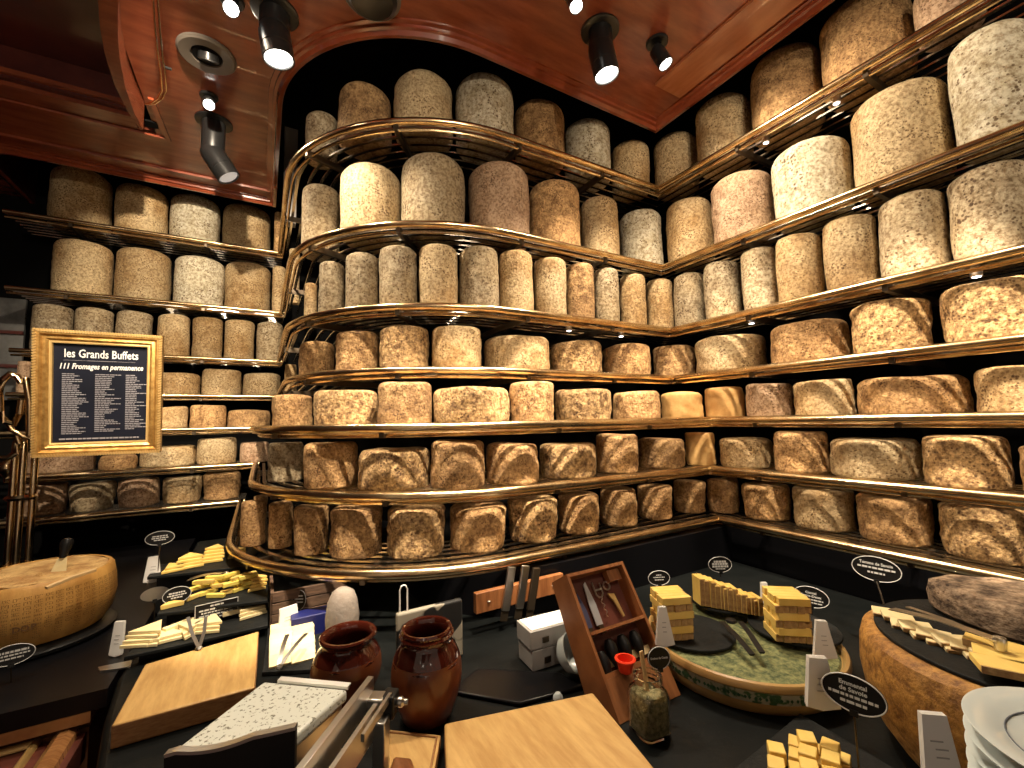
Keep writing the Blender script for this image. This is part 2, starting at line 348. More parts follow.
fixture(at_z(232, 0, CZ), (-.1, .4, 1.6), .026, .05, 'small black lit spotlight left of the largest lamp at top edge', drop=.01, power=26, size=120)
fixture(at_z(209, 96, CZ), (.0, .6, 1.2), .024, .05, 'small lit downlight between round vent disc and twin cylinder lamp', drop=.012, power=26, size=120)
fixture(at_z(600, 30, CZ), (1.35, 1.0, 1.3), .048, .11, 'black cylinder spotlight with lit lens above the corner, right of centre', drop=.05, box=True, power=62, size=120)
fixture(at_z(657, 42, CZ), (1.75, .55, 1.5), .028, .07, 'small black lit spotlight nearest to the ceiling corner', drop=.025, power=50, size=150)
fixture(at_z(573, -8, CZ), (.8, .3, 1.0), .024, .05, 'small lit lamp at top edge, left of the cylinder spotlight', drop=.012, power=22, size=110)
# twin-cylinder lamp, dim
p = at_z(214, 122, CZ)
fixture((p.x, p.y, CZ), (p.x+.20, p.y-.02, 2.72), .052, .13, 'black twin cylinder ceiling lamp with unlit tilted head above left shelves', m='lensdim', drop=.13, box=True)
# gimbal disc and cut-off disc
p = at_z(207, 54, CZ)
t = thing('recessed_downlight', p, 'round grey ceiling disc with unlit black gimbal lamp inside', 'downlight')
MB().lathe([(.10, 0), (.10, -.008), (.092, -.014), (.055, -.012), (.05, .0)], p, 40).build('trim_ring', 'ring', t)
MB().lathe([(.052, -.004), (.05, -.010), (0, -.008)], p, 30).build('cavity', 'matblack', t)
mb = MB(); mb.M = Matrix.Translation(p+V((.006, -.004, -.014))) @ Matrix.Rotation(.5, 4, 'X'); mb.lathe([(.034, .012), (.036, -.012), (.028, -.016), (.02, -.006), (0, -.002)], seg=24); mb.build('gimbal_head', 'lamp', t)
p = at_z(372, -6, CZ)
t = thing('recessed_speaker', p, 'black round ceiling disc cut off by top edge left of centre', 'speaker')
MB().lathe([(.085, 0), (.085, -.018), (.07, -.032), (.045, -.034), (0, -.034)], p, 40).build('grille', 'lamp', t)
MB().lathe([(.098, 0), (.098, -.008), (.086, -.010)], p, 40).build('bezel', 'ring', t)
# unseen spots added under the ceiling to brighten racks and hollowed cheese
for (x, y, tx, ty, tz, pw, sz_) in ((-.9, 1.6, -.6, 3.4, 1.2, 150, 34), (-.3, 1.7, -.2, 3.3, 1.2, 130, 30), (-.28, 1.2, -.55, 3.4, 2.1, 260, 62),
        (-.42, 1.2, -.60, 1.95, 1.0, 60, 28), (.55, .62, .62, 1.60, 1.0, 260, 34), (.10, .95, .24, 1.85, 1.0, 230, 34), (1.05, .62, 1.12, 1.58, 1.0, 240, 34), (1.45, .75, 1.75, 1.55, 1.0, 180, 36),
        (1.15, .35, 1.95, .62, 1.0, 230, 38), (1.1, -.2, 1.95, .1, 1.0, 200, 38), (.1, -.3, .3, 2.0, 1.9, 30, 60), (.7, -.7, 1.7, 1.0, 1.9, 45, 70)):
    spot((x, y, CZ-.10), (tx, ty, tz), pw, sz_, .018, blend=.35)
for (x, y, tx, ty, tz, pw) in ((.2, -1.9, .9, 1.7, 2.75, 120), (-.4, -1.7, -.4, 3.5, 2.6, 90), (.0, -1.2, 1.9, .7, 2.7, 60)):   # unseen fill spots added behind the viewer for the upper shelves
    spot((x, y, 2.55), (tx, ty, tz), pw, 42, .03, blend=.7)
# ------------------------------------------------------------------ shelves
ZS = [2.758, 2.33, 1.99, 1.745, 1.532, 1.309, 1.086]
YF = [1.53, 1.53, 1.50, 1.50, 1.30, 1.32, 1.29]
XS = [.08, .10, .09, .09, -.03, -.03, -.10]
RD = [.80, .78, .78, .78, .82, .86, .85]
XR = 1.80
YLR = [3.40, 3.40, 3.44, 3.44, 3.19, 3.17, 3.19]
def arc(xs, yf, rad, off, n=16):
    r = rad-off
    return [(xs+rad+r*math.cos(PI+PI/2*i/n), yf+rad+r*math.sin(PI+PI/2*i/n)) for i in range(n+1)]
def main_path(k, off=0):
    p = [(XS[k]+off, YLR[k]+.0)]+arc(XS[k], YF[k], RD[k], off)
    p += [(XR+off, YF[k]+off), (XR+off, -.55)]; return p
XLE = [-1.27, -1.24, -1.22, -1.22, -1.22, -1.10, -1.17]
def left_path(k, off=0):
    return [(XLE[k], YLR[k]+off), (XS[k]+.02, YLR[k]+off)]
NAME = ['top shelf', 'second shelf', 'third shelf', 'fourth shelf', 'fifth shelf', 'sixth shelf', 'bottom shelf']
for k in range(7):
    z = ZS[k]; big = k >= 4; r = .0165 if big else .0145
    ins = .0
    t = thing('brass_shelf', (1.0, YF[k], z), 'curved brass tube shelf along centre and right, %s' % ['topmost', 'second from top', 'third from top', 'fourth, in the middle', 'third from bottom', 'second from bottom', 'lowest and widest'][k], 'shelf', None)
    z3 = lambda path, h: [(x, y, h) for x, y in path]
    MB().tube(z3(main_path(k), z), r, 10).build('front_rail', 'goldtube', t)
    MB().tube(z3(main_path(k, .022), z-.024), r*.45, 8).build('lower_rail', 'goldtube', t)
    mb = MB()
    st = .075 if k == 6 else .045
    for j in range(6): mb.sweep([(-.007, -.003), (.007, -.003), (.007, .004), (-.007, .004)], z3(main_path(k, st+.052*j), z))
    mb.build('wire_rack', 'wire', t)
    # brackets back to the wall
    def brk(a, b):
        a = V((a[0], a[1], z-.014)); b = V((b[0], b[1], z-.014))
        MB().sweep([(-.008, -.018), (.008, -.018), (.008, .008), (-.008, .008)], [a, b]).build('bracket', 'darkmetal', t)
    cw = YW; 
    for x in (.95, 1.42, ): brk((x, YF[k]+.01), (x, cw+.01))
    for i in (4, 10):
        pa = arc(XS[k], YF[k], RD[k], .0)[i]; c = (XS[k]+RD[k], YF[k]+RD[k]); dd = V((c[0]-pa[0], c[1]-pa[1])).normalized()
        L = .42 if k < 4 else .62
        brk(pa, (pa[0]+dd.x*L, pa[1]+dd.y*L))
    for y in (1.1, .62, .14, -.34): brk((XR+.01, y), (XW+.02, y))
    brk((XS[k]+.01, 2.75), (.5, 2.75))
    # left wall shelf
    t = thing('brass_shelf', (-.6, YLR[k], z), 'straight brass shelf on left wall, %s' % ['topmost', 'second from top', 'third from top', 'fourth from top', 'third from bottom', 'second from bottom', 'lowest'][k], 'shelf', None)
    MB().tube(z3(left_path(k), z), .013, 10).build('front_rail', 'goldtube', t)
    MB().tube(z3(left_path(k, .018), z-.024), .006, 8).build('lower_rail', 'goldtube', t)
    mb = MB()
    for j in range(7): mb.sweep([(-.007, -.003), (.007, -.003), (.007, .004), (-.007, .004)], z3(left_path(k, .045+.05*j), z))
    mb.build('wire_rack', 'wire', t)
    for x in (-1.0, -.35): MB().sweep([(-.008, -.018), (.008, -.018), (.008, .008), (-.008, .008)], [(x, YLR[k], z-.014), (x, YL+.02, z-.014)]).build('bracket', 'darkmetal', t)
    if k in (5, 6): MB().lathe([(.010, -.05), (.012, -.02), (.030, 0), (.038, .025), (.030, .05), (.012, .062), (0, .066)], (XLE[k]+.0, YLR[k], z+.03 if k == 5 else z), 20).build('finial', 'brass', t)
# polished end straps linking the rounded shelf fronts on the left side
for k in (0, 2):
    pass
# small LED lamps under the shelves
for n_, (u, v, k, x) in enumerate([(751, 316, 2, 1.86), (975, 263, 2, 1.86), (633, 333, 2, None), (580, 327, 2, None), (838, 120, 0, 1.86), (767, 156, 0, 1.86)]):
    z = ZS[k]-.035; p = at_z(u, v, z) if x is None else at_x(u, v, x)
    p = V((min(max(p.x, .3), XR+.10), max(p.y, -.2), z)) if x is not None else V((p.x, YF[k]+.08, z))
    t = thing('puck_light', p, 'tiny round LED lamp under %s, %s' % (NAME[k], ['right wall nearest corner', 'right wall far right', 'just left of the corner', 'further left of the corner', 'right wall far right', 'right wall nearest corner'][n_]), 'lamp')
    MB().lathe([(.010, .031), (.014, .02), (.014, 0), (.011, -.002)], p, 16).build('housing', 'steel', t)
    MB().lathe([(.011, -.001), (.009, -.004), (0, -.005)], p, 14).build('lens', 'led', t)
# ------------------------------------------------------------------ cheese wheels
def cheese(c, r, z, h, m, label, group, er=None, amp=1, name='round_cheese', taper=0):
    er = er if er else min(.22*h, .2*r); seg = 60
    prof = [(0, 0)]
    def corner(rr, zz0, sgn):
        return [(rr-er+er*math.sin(PI/2*i/5), zz0+sgn*er*(1-math.cos(PI/2*i/5))) for i in range(6)]
    eb = er*.55
    prof += [(r*.5, 0)]+[(r-eb+eb*math.sin(PI/2*i/4), eb*(1-math.cos(PI/2*i/4))) for i in range(5)]
    n = max(3, int((h-er-eb)/.012))
    for i in range(1, n): prof.append((r*(1+.012*math.sin(PI*i/n)), eb+(h-er-eb)*i/n))
    top = [(r-er+er*math.cos(PI/2*i/5), h-er+er*math.sin(PI/2*i/5)) for i in range(6)]
    prof += top+[(r*.5, h+.001), (0, h)]
    sd = V((random.uniform(0, 99), random.uniform(0, 99), random.uniform(0, 99)))
    ov = random.uniform(-.015, .015); tl = random.uniform(-.02, .02); ph = random.uniform(0, 6)
    def fn(p, a):
        q = V((p.x, p.y, p.z))
        d = noise.noise(q*9+sd)*.0055*amp+noise.noise(q*34+sd)*.0022*amp*(1.8 if amp > 1 else 1)+(noise.noise(q*70+sd)*.0016 if amp > 1 else 0)
        rr = math.hypot(p.x, p.y); k = 1+(d/max(r, .05) if rr > 1e-4 else 0)+ov*math.cos(2*(a-ph))*.6
        k -= taper*(1-p.z/h)
        zz = p.z
        if p.z > .002: zz += noise.noise(q*7+sd)*.005*amp*(p.z/h)+tl*p.x*(p.z/h)
        return V((p.x*min(k, 1.02), p.y*min(k, 1.02), zz))
    o = MB().lathe(prof, c=(c[0], c[1], z), seg=seg, fn=fn).build(name, m, loc=(c[0], c[1], z), ang=70)
    return tag(o, label, 'cheese', group)
def dseg(p, a, b):
    ab = b-a; t = max(0, min(1, (p-a).dot(ab)/ab.dot(ab))); return (p-(a+ab*t)).length
def pdist(p, path): return min(dseg(p, V(path[i]), V(path[i+1])) for i in range(len(path)-1))
def side_of(p, path):
    best = None
    for i in range(len(path)-1):
        a, b = V(path[i]), V(path[i+1]); d = dseg(p, a, b)
        if best is None or d < best[0]-1e-9: best = (d, (b-a).x*(p-a).y-(b-a).y*(p-a).x)
    return best[1]
def solve(path, ul, ur, v, inset):
    dl = ray(ul, v); dr = ray(ur, v)
    al = math.atan2(dl.y, dl.x); ar = math.atan2(dr.y, dr.x); am = (al+ar)/2; hf = (al-ar)/2
    D = V((math.cos(am), math.sin(am))); s = math.sin(hf)
    # first crossing of the path
    t0 = None
    for i in range(len(path)-1):
        a, b = V(path[i]), V(path[i+1]); e = b-a; den = D.x*e.y-D.y*e.x
        if abs(den) < 1e-9: continue
        tt = (a.x*e.y-a.y*e.x)/den; w = (a.x*D.y-a.y*D.x)/den
        if -1e-6 <= w <= 1+1e-6 and tt > 0: t0 = tt if t0 is None else min(t0, tt)
    if t0 is None: t0 = 2.0
    d = t0
    while d < t0+1.2:
        d += .002
        if pdist(D*d, path) >= inset+d*s: break
    return D*d, d*s, d
SH = {}
ZT = lambda k: ZS[k]+.006
rows_main = {
 0: 'grey:304,337,111 brown:337,391,82 tan:394,453,71 white:457,515,74 brown:516,566,99 white:566,612,118 tan:613,651,139 tan:656,700,131 tan:700,757,92 brown:758,832,42 brown:833,932,-18 pink:933,1010,-45',
 1: 'tan:289,300,186 grey:301,339,183 tan:340,401,163 grey:402,465,153 pink:470,530,162 brown:530,581,180 tan:582,620,195 white:621,663,208 tan:668,715,197 pink:715,778,170 white:778,860,136 tan:862,966,77 white:968,1066,10',
 2: 'tan:304,317,282 grey:318,344,260 grey:345,378,252 grey:379,417,246 tan:419,458,244 grey:460,499,246 tan:500,534,249 tan:535,567,253 brown:567,595,261 grey:596,620,267 tan:621,647,271 tan:648,674,276 grey:675,706,266 grey:706,743,253 grey:744,780,235 tan:780,827,220 tan:829,885,202 grey:886,958,178 grey:960,1050,150',
 3: 'tan:285,297,350 brown:299,334,342 brown:336,378,331 pitted:380,429,326 tan:432,481,325 tan:485,549,335 pitted:550,602,341 brown:603,650,344 brown:653,695,345 tan:696,768,335 brown:772,853,320 pitted:854,936,290 pitted:944,1070,275',
 4: 'brown:272,313,395 pitted:314,377,390 brown:378,431,380 pitted:434,509,387 brown:510,554,382 pitted:556,611,389 brown:613,660,391 orange:661,703,392 orange:706,745,387 pink:747,794,383 tan:795,856,379 brown:859,973,376 tan:978,1080,366',
 5: 'grey:268,304,442 brown:304,357,443 pitted:358,430,448 brown:431,484,438 brown:487,538,443 pitted:540,596,443 brown:597,638,434 brown:639,685,438 orange:686,716,432 tan:720,774,438 brown:775,829,431 tan:831,922,438 pitted:923,1012,436 brown:1020,1105,446',
 6: 'brown:253,268,495 brown:269,293,500 brown:294,329,502 brown:330,384,503 pitted:387,445,502 brown:450,506,502 pitted:508,557,496 brown:558,599,492 brown:600,637,487 brown:638,673,484 brown:674,707,480 brown:708,740,478 brown:743,792,483 tan:793,856,486 brown:857,934,494 pitted:938,1032,501',
}
rows_left = {
 0: 'tan:48,113,168 tan:115,169,185 white:171,221,195 tan:224,271,205 brown:275,284,212',
 1: 'tan:52,114,240 tan:116,172,248 white:175,225,256 tan:226,271,262 tan:273,286,266',
 2: 'grey:31,74,298 grey:75,114,301 grey:116,153,305 tan:158,191,310 tan:193,223,314 tan:225,255,315 grey:257,283,318',
 3: 'pink:18,32,358 tan:158,201,373 tan:203,242,369 tan:244,281,373',
 4: 'tan:150,188,407 brown:190,226,405 brown:228,270,410',
 5: 'pink:22,96,450 brown:99,138,455 tan:140,196,446 tan:197,236,438 pink:240,268,442',
 6: 'pink:15,67,483 grey:68,115,482 pink:117,159,478 tan:162,201,476 brown:202,240,471 brown:241,266,472',
}
TONE = dict(grey='grey-beige', brown='brown', tan='tan', pink='pinkish-brown', white='pale', orange='golden smooth', pitted='deeply pitted brown')
for sec, rows in (('main', rows_main), ('left', rows_left)):
    for k, s in rows.items():
        items = [q.split(':') for q in s.split()]
        kk = 0; kr = 0
        for (m, nums) in items:
            ul, ur, vt = [float(a) for a in nums.split(',')]
            path = main_path(k) if sec == 'main' else left_path(k)
            vm = [200, 260, 320, 360, 410, 460, 510][k]
            ins = .028 if k < 4 else (.05 if k < 6 else .09)
            c, r, d = solve(path, ul, ur, vm, ins)
            um = (ul+ur)/2
            zt = z_at(um, vt, d-.72*r)
            if zt < H+.05: zt = z_at(um, vt, d+.3*r)
            h = zt-ZT(k); 
            gap = (ZS[k-1]-ZS[k]-.06) if k > 0 else .6
            h = min(h, gap) if h > .03 else .1
            if ul == 944: c = c*1.0; r *= .96
            right = sec == 'main' and ul > [652, 664, 674, 694, 704, 716, 740][k]
            if right: kr += 1; idx = kr; sc = 'right wall'; frm = 'from the corner'
            else:
                kk += 1; idx = kk; sc = 'curved centre rack' if sec == 'main' else 'left wall'; frm = 'from left'
            shp = 'tall' if h > 2.1*r else ('flat' if h < 1.1*r else 'stout')
            er = .045 if k < 2 else (.022 if k == 2 else None)
            if er: er = min(er, r*.45)
            lab = '%s %s cheese wheel, %s %s, %s, %s' % (shp, TONE[m], ORD[idx-1], frm, NAME[k], sc)
            cheese(c, r*1.0, ZT(k), h, m, lab, 'cheese wheels on the %s, %s' % (NAME[k], sc), er=er, amp=1 if k < 3 else 1.35, taper=.05 if k == 6 else 0)
# ------------------------------------------------------------------ counters
TZ = .90
# low black panel under the racks
bp = [(1.86, -1.0), (1.86, 1.27)]+[(.92, 1.27)]+[(.92-.42+.42*math.cos(PI/2+PI/2*i/8)*1.0, 1.27+.42-.42*math.sin(PI/2+PI/2*i/8)) if False else (.92-.42*math.sin(PI/2*i/8), 1.69-.42*math.cos(PI/2*i/8)) for i in range(9)]+[(.50, 3.1), (.56, 3.1), (.56, 1.75), (.95, 1.33), (1.92, 1.33), (1.92, -1.0)]
struct(MB().prism(bp, .6, 1.055), 'wall_panel', 'black')
# main stone worktop with rounded left edge
mt = [(1.86, -.4), (1.86, 1.27), (.5, 1.75), (.5, 3.1), (-.305, 3.1), (-.305, 1.80), (-.312, 1.55), (-.292, 1.36), (-.262, 1.18), (-.215, 1.0), (-.15, .8), (-.05, .55), (.1, .2), (.3, -.1), (.6, -.4)]
o = struct(MB().prism(mt, TZ-.05, TZ), 'counter_top', 'counter', bevel=.014)
struct(MB().prism([(x*.97+.05, y*.985) for x, y in mt], 0, TZ-.055), 'counter_base', 'darkwood')
# left counter, black, with wooden front below
struct(MB().box((-1.03, 2.35, TZ-.022), (1.42, 1.68, .044)), 'counter_left_top', 'black')
t = thing('sideboard', (-1.0, 1.6, 0), 'glossy brown wooden sideboard with moulded panels under the black left counter', 'sideboard')
MB().box((-1.03, 2.3, .40), (1.34, 1.5, .80)).build('body', 'walnut', t)
MB().box((-1.03, 1.535, .842), (1.36, .05, .026)).build('top_moulding', 'walnut', t)
zs = .80
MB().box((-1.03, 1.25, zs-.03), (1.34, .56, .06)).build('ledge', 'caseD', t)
a = at_z(-30, 757, zs); b = at_z(76, 722, zs); c_ = at_z(40, 775, zs)
hp = [(-.022, 0), (-.02, .014), (-.008, .024), (.008, .024), (.02, .014), (.022, 0)]
MB().sweep(hp, [(-1.69, b.y, zs), (b.x, b.y, zs), (b.x, .98, zs)]).build('rounded_moulding', 'walnut', t)
MB().sweep([(q[0]*.4, q[1]*.5) for q in hp], [(-1.69, b.y-.06, zs), (b.x-.055, b.y-.06, zs), (b.x-.055, .98, zs)]).build('thin_moulding', 'giltplain', t)

def oval_sign(p, w, h, phi, lines, label, stem=None, m='black', tilt=0.12, name='oval_price_sign', rim=True, shape='oval', fill='plastic'):
    """p = centre; phi = direction in which its text runs (plan angle)"""
    t = thing(name, p, label, 'sign')
    x = V((math.cos(phi), math.sin(phi), 0)); nrm = x.cross(V((0, 0, 1)))
    up = V((0, 0, 1))-nrm*tilt
    Q = frameM(p, x, up)
    def ring(k, dz, n=40):
        if shape == 'oval': return [(w/2*k*math.cos(2*PI*i/n), h/2*k*math.sin(2*PI*i/n)) for i in range(n)]
        return [(-w/2*k, -h/2*k), (w/2*k, -h/2*k), (w/2*k, h/2*k), (-w/2*k, h/2*k)]
    mb = MB(); mb.M = Q; mb.prism(ring(1, 0), -.0025, 0); mb.build('plaque', fill, t, ang=30)
    if rim:
        mb = MB(); mb.M = Q; pts = [(a, b, .0006) for a, b in ring(.97, 0)]
        mb.tube(pts, .0009 if w < .09 else .0011, 5, closed=True); mb.build('white_rim', 'signwhite', t)
    if lines:
        mb = MB(); mb.M = Q
        for (s, yy, sz, wd) in lines:
            if s: text_mb(mb, s, sz*h, Matrix.Translation((0, yy*h, .0006)), bold=.0002, width=wd*w)
            else:  # unreadable small print
                xx = -wd*w/2
                while xx < wd*w/2:
                    l_ = min(random.uniform(.04, .12)*w, wd*w/2-xx); mb.box((xx+l_/2, yy*h, .0009), (l_, sz*h, .0006)); xx += l_+.02*w
        mb.build('lettering', 'signwhite', t, smooth=False)
    if stem is not None:
        s0 = V(stem); mb = MB(); top = Q @ V((0, -h/2, -.001)); mb.tube([top, s0], .0016, 6); mb.build('stem', 'darkmetal', t)
        mb = MB(); mb.M = Q; mb.box((0, -h/2, -.001), (.012, .010, .006)); mb.build('clip', 'plastic', t)
    return t
def cards(p, hgt, w0, w1, phi, label, lean=.25, n=4, hook=False):
    """a little stack of folded white name cards hanging from a hook, fanning out below"""
    t = thing('card_stack', p, label, 'cards', None)
    x = V((math.cos(phi), math.sin(phi), 0)); nrm = x.cross(V((0, 0, 1)))
    for i in range(n):
        mb = MB(); k = (i-(n-1)/2)/n; s = 1-abs(k)*.2
        Q = frameM(V(p)+nrm*(.0022*i), x, V((0, 0, 1))+x*(-lean+k*.5)-nrm*.12)
        mb.M = Q
        poly = [(-w1/2, -hgt*.5*s), (0, -hgt*.56*s), (w1/2, -hgt*.5*s), (w0/2, hgt*.5), (-w0/2, hgt*.5)]
        mb.prism(poly, 0, .0012); cd_ = mb.build('card', 'paper', t, smooth=False)
        if i == n-1:
            mb = MB(); mb.M = Q
            for j in range(3): mb.box((random.uniform(-.08, .08)*w0, hgt*(.1-.12*j), .0016), (w0*.5, hgt*.02, .0006))
            mb.build('print', 'paperprint', t, smooth=False)
    if hook:
        q = V(p)+(V((0, 0, 1))-x*lean*1).normalized()*hgt*.5
        MB().tube([q+V((0, 0, -.008)), q+V((0, 0, .012)), q+V((.003, 0, .016)), q+V((.006, 0, .012))], .0009, 5).build('hook', 'steel', t)
    return t
def slab(quad, z0, z1, name, m, label, cat, bevel=.003, extra=None, loc=None):
    cx = sum(p[0] for p in quad)/len(quad); cy = sum(p[1] for p in quad)/len(quad)
    o = MB().prism([(p[0], p[1]) for p in quad], z0, z1).build(name, m, loc=(cx, cy, z0), bevel=bevel)
    if m == 'bamboo':   # end-grain edges are darker wood
        o.data.materials.append(M['bside'])
        for pg in o.data.polygons:
            if abs(pg.normal.z) < .5: pg.material_index = 1
    return tag(o, label, cat)
def Z2(uv, z): return [at_z(u, v, z) for u, v in uv]
def piece(p, d, rz, m, label, group, rx=0, ry=0, name='cheese_slice', wedge=False, crust=None, cat='cheese piece', bev=.0015):
    """one cut piece of cheese, p = centre of its bottom"""
    d = V(d); Q = Matrix.Rotation(rz, 4, 'Z') @ Matrix.Rotation(rx, 4, 'X') @ Matrix.Rotation(ry, 4, 'Y')
    mb = MB(); mb.M = Q
    j = lambda: random.uniform(-.04, .04)
    x, y = d.x/2, d.y/2
    poly = [(-x*(1+j()), -y*(1+j())), (x*(1+j()), -y*(1+j())), (x*(1+j()), y*(1+j())), (-x*(1+j()), y*(1+j()))]
    if wedge: poly = [(-x, -y), (x, -y*.9), (x*.9, y), (-x*.1, y)] if wedge == 2 else [(-x, -y), (x, -y), (-x*.1+j()*x, y)]
    mb.prism(poly, 0, d.z)
    o = mb.build(name, m, bevel=bev, ang=30); o.location = p; tag(o, label, cat, group)
    if crust:
        mb = MB(); mb.M = Q
        cz = .0012
        mb.box((0, -y, d.z/2), (d.x*.96, .004, d.z*.92)); c = mb.build('rind', crust, o, smooth=False); c.matrix_parent_inverse = Matrix()
    return o
def tongs(p0, p1, label, w=.022, m='steel', arch=.006, name='serving_tongs'):
    """two long blades joined at p0, opening towards p1"""
    p0 = V(p0); p1 = V(p1); d = p1-p0; L = d.length; d.normalize(); s = d.cross(V((0, 0, 1))).normalized()
    t = thing(name, p0, label, 'tongs')
    for sg in (-1, 1):
        pts = [p0+d*L*k+s*sg*w*(k**.8)*.5+V((0, 0, arch*math.sin(PI*k))) for k in (0, .15, .35, .6, .85, 1)]
        MB().sweep([(-.0045, -.0009), (.0045, -.0009), (.0055, .0009), (-.0055, .0009)], pts).build('arm', m, t)
    MB().lathe([(.006, -.004), (.0085, 0), (.006, .004), (0, .005)], p0, 14).build('joint', m, t)
    return t
# --- parmesan wheel -----------------------------------------------------------
pc = V((-.60, 1.975)); pr = .185; pz0, pz1 = .925, 1.105
t = thing('hollowed_cheese', (pc.x, pc.y, pz0), 'large hollowed golden hard cheese wheel with dotted rind letters on left counter', 'cheese')
prof = [(pr*.72, 0), (pr*.86, .006), (pr*.97, .04), (pr*1.02, .09), (pr*1.0, .14), (pr*.965, .172), (pr*.93, .180), (pr*.87, .176)]
MB().lathe(prof[:-1]+[(pr*.885, .179)], (pc.x, pc.y, pz0), 72, cap=False).build('rind', 'parm', t)
def fnp(p, a):
    return p+V((0, 0, noise.noise(V((p.x*28, p.y*28, 3)))*.05*(1 if math.hypot(p.x, p.y) < pr*.84 else .2)))
MB().lathe([(pr*.895, .178), (pr*.88, .179), (pr*.86, .160), (pr*.83, .125), (pr*.74, .115), (pr*.6, .120), (pr*.45, .135), (pr*.3, .150), (pr*.15, .140), (0, .142)][::1], (pc.x, pc.y, pz0), 60, fn=fnp).build('grainy_interior', 'parmin', t)
mb = MB()   # dotted vertical letter columns in the rind
def rimp(a, z):
    k = z-pz0; rr = pr*(.97+.055*math.sin(PI*min(1, max(0, (k-.02)/.15))))
    return V((pc.x+rr*math.cos(a), pc.y+rr*math.sin(a), z))
DOTS = dict(P=['1111','1001','1111','1000','1000'], A=['0110','1001','1111','1001','1001'], R=['1110','1001','1110','1010','1001'], M=['1001','1111','1111','1001','1001'], I=['0110','0110','0110','0110','0110'], G=['0111','1000','1011','1001','0111'], N=['1001','1101','1011','1001','1001'], O=['0110','1001','1001','1001','0110'], E=['1111','1000','1110','1000','1111'])
for ci in range(26):
    a = -2.75+ci*.115; word = 'PARMIGIANO' if ci % 2 else 'REGGIANO'
    if 6 < ci < 8: pass
    cs = .0022
    for li, ch in enumerate(word):
        for r_ in range(5):
            for c2 in range(4):
                if DOTS[ch][r_][c2] == '1':
                    zz = pz1-.028-(li*5.6+c2)*cs; aa = a+(r_-2)*cs*1.5/pr
                    if zz < pz0+.03: continue
                    q = rimp(aa, zz); n_ = V((math.cos(aa), math.sin(aa), 0)); s_ = V((-n_.y, n_.x, 0)); h_ = cs*.36
                    q0 = q+n_*.0006
                    mb.add([q0-s_*h_-V((0, 0, h_)), q0+s_*h_-V((0, 0, h_)), q0+s_*h_+V((0, 0, h_)), q0-s_*h_+V((0, 0, h_))], [(0, 1, 2, 3)])
mb.build('dotted_rind_letters', 'parmstamp', t, smooth=False)
a0 = math.atan2(-pc.y, -pc.x)+.02
mb = MB(); q = rimp(a0-.55, pz0+.075); 
for s_, da in (('D', -.085), ('O', 0), ('P', .085)):
    aa = a0-.12+da; q = rimp(aa, pz0+.07); n_ = V((math.cos(aa), math.sin(aa), 0))
    text_mb(mb, s_, .022, frameM(q+n_*.004, V((-n_.y, n_.x, 0)), (0, 0, 1)), bold=.0006)
mb.build('stamp_letters', 'parmstamp', t, smooth=False)
o = MB().lathe([(pr*.95, 0), (pr*1.02, .006), (pr*1.04, .016), (pr*.98, .024)], (pc.x, pc.y, TZ+.0005), 60).build('wheel_stand', 'plastic', loc=(pc.x, pc.y, TZ))
tag(o, 'round glossy black stand under the hollowed hard cheese wheel', 'stand')
# spatula and curved wooden stick in it
q = at_z(52, 580, 1.088); kn = at_z(60, 547, 1.165)
t = thing('cheese_scoop', q, 'scoop with dark rounded handle standing in the hollowed cheese wheel', 'scoop')
hd = V((.1, .35, 1)).normalized(); b0 = V((q.x, q.y+.04, 1.09))
bot_, top_ = b0+hd*.0, b0+hd*.055
mb = MB(); Q = Matrix.Translation(top_) @ hd.to_track_quat('Z', 'Y').to_matrix().to_4x4(); mb.M = Q
mb.lathe([(.008, -.004), (.009, .002), (.0105, .012), (.015, .028), (.0175, .042), (.014, .053), (.006, .057), (0, .058)], seg=20); mb.build('handle', 'plastic', t)
mb = MB(); mb.M = Q; mb.prism([(-.016, -.01), (.016, -.01), (.021, .002), (-.021, .002)], -.052, -.004) if False else mb.add([(-.012,-.001,-.002),(.012,-.001,-.002),(.022,-.001,-.055),(-.022,-.001,-.055),(-.012,.001,-.002),(.012,.001,-.002),(.022,.001,-.055),(-.022,.001,-.055)], [(0,1,2,3),(7,6,5,4),(0,4,5,1),(1,5,6,2),(2,6,7,3),(3,7,4,0)])
mb.build('blade', 'pale', t)
a_, b_ = at_z(46, 588, 1.105), at_z(95, 570, 1.118)
o = MB().sweep([(-.007, -.004), (.007, -.004), (.007, .004), (-.007, .004)], [a_, a_.lerp(b_, .5)+V((0, -.004, .004)), b_]).build('wooden_stick', 'spoon', loc=a_, bevel=.001)
tag(o, 'flat wooden stick lying across the grainy hollowed cheese wheel', 'stick')
p = at_z(12, 655, .97)
oval_sign(p, .085, .05, R_(10), [('', .16, .1, .7), ('', 0, .07, .75), ('', -.16, .07, .5)], 'black oval sign in front of the hollowed hard cheese wheel', stem=(p.x, p.y+.005, TZ))
p = at_z(118, 634, .955); cards((p.x+.005, p.y-.01, .948), .09, .025, .034, R_(-25), 'white card stack hanging beside the hollowed hard cheese wheel', lean=-.35)
o = slab(Z2([(98, 668), (132, 661), (130, 668), (100, 672)], TZ+.001), TZ, TZ+.004, 'small_plate', 'steel', 'small oval metal plate on counter below the white card stack', 'plate', bevel=0)
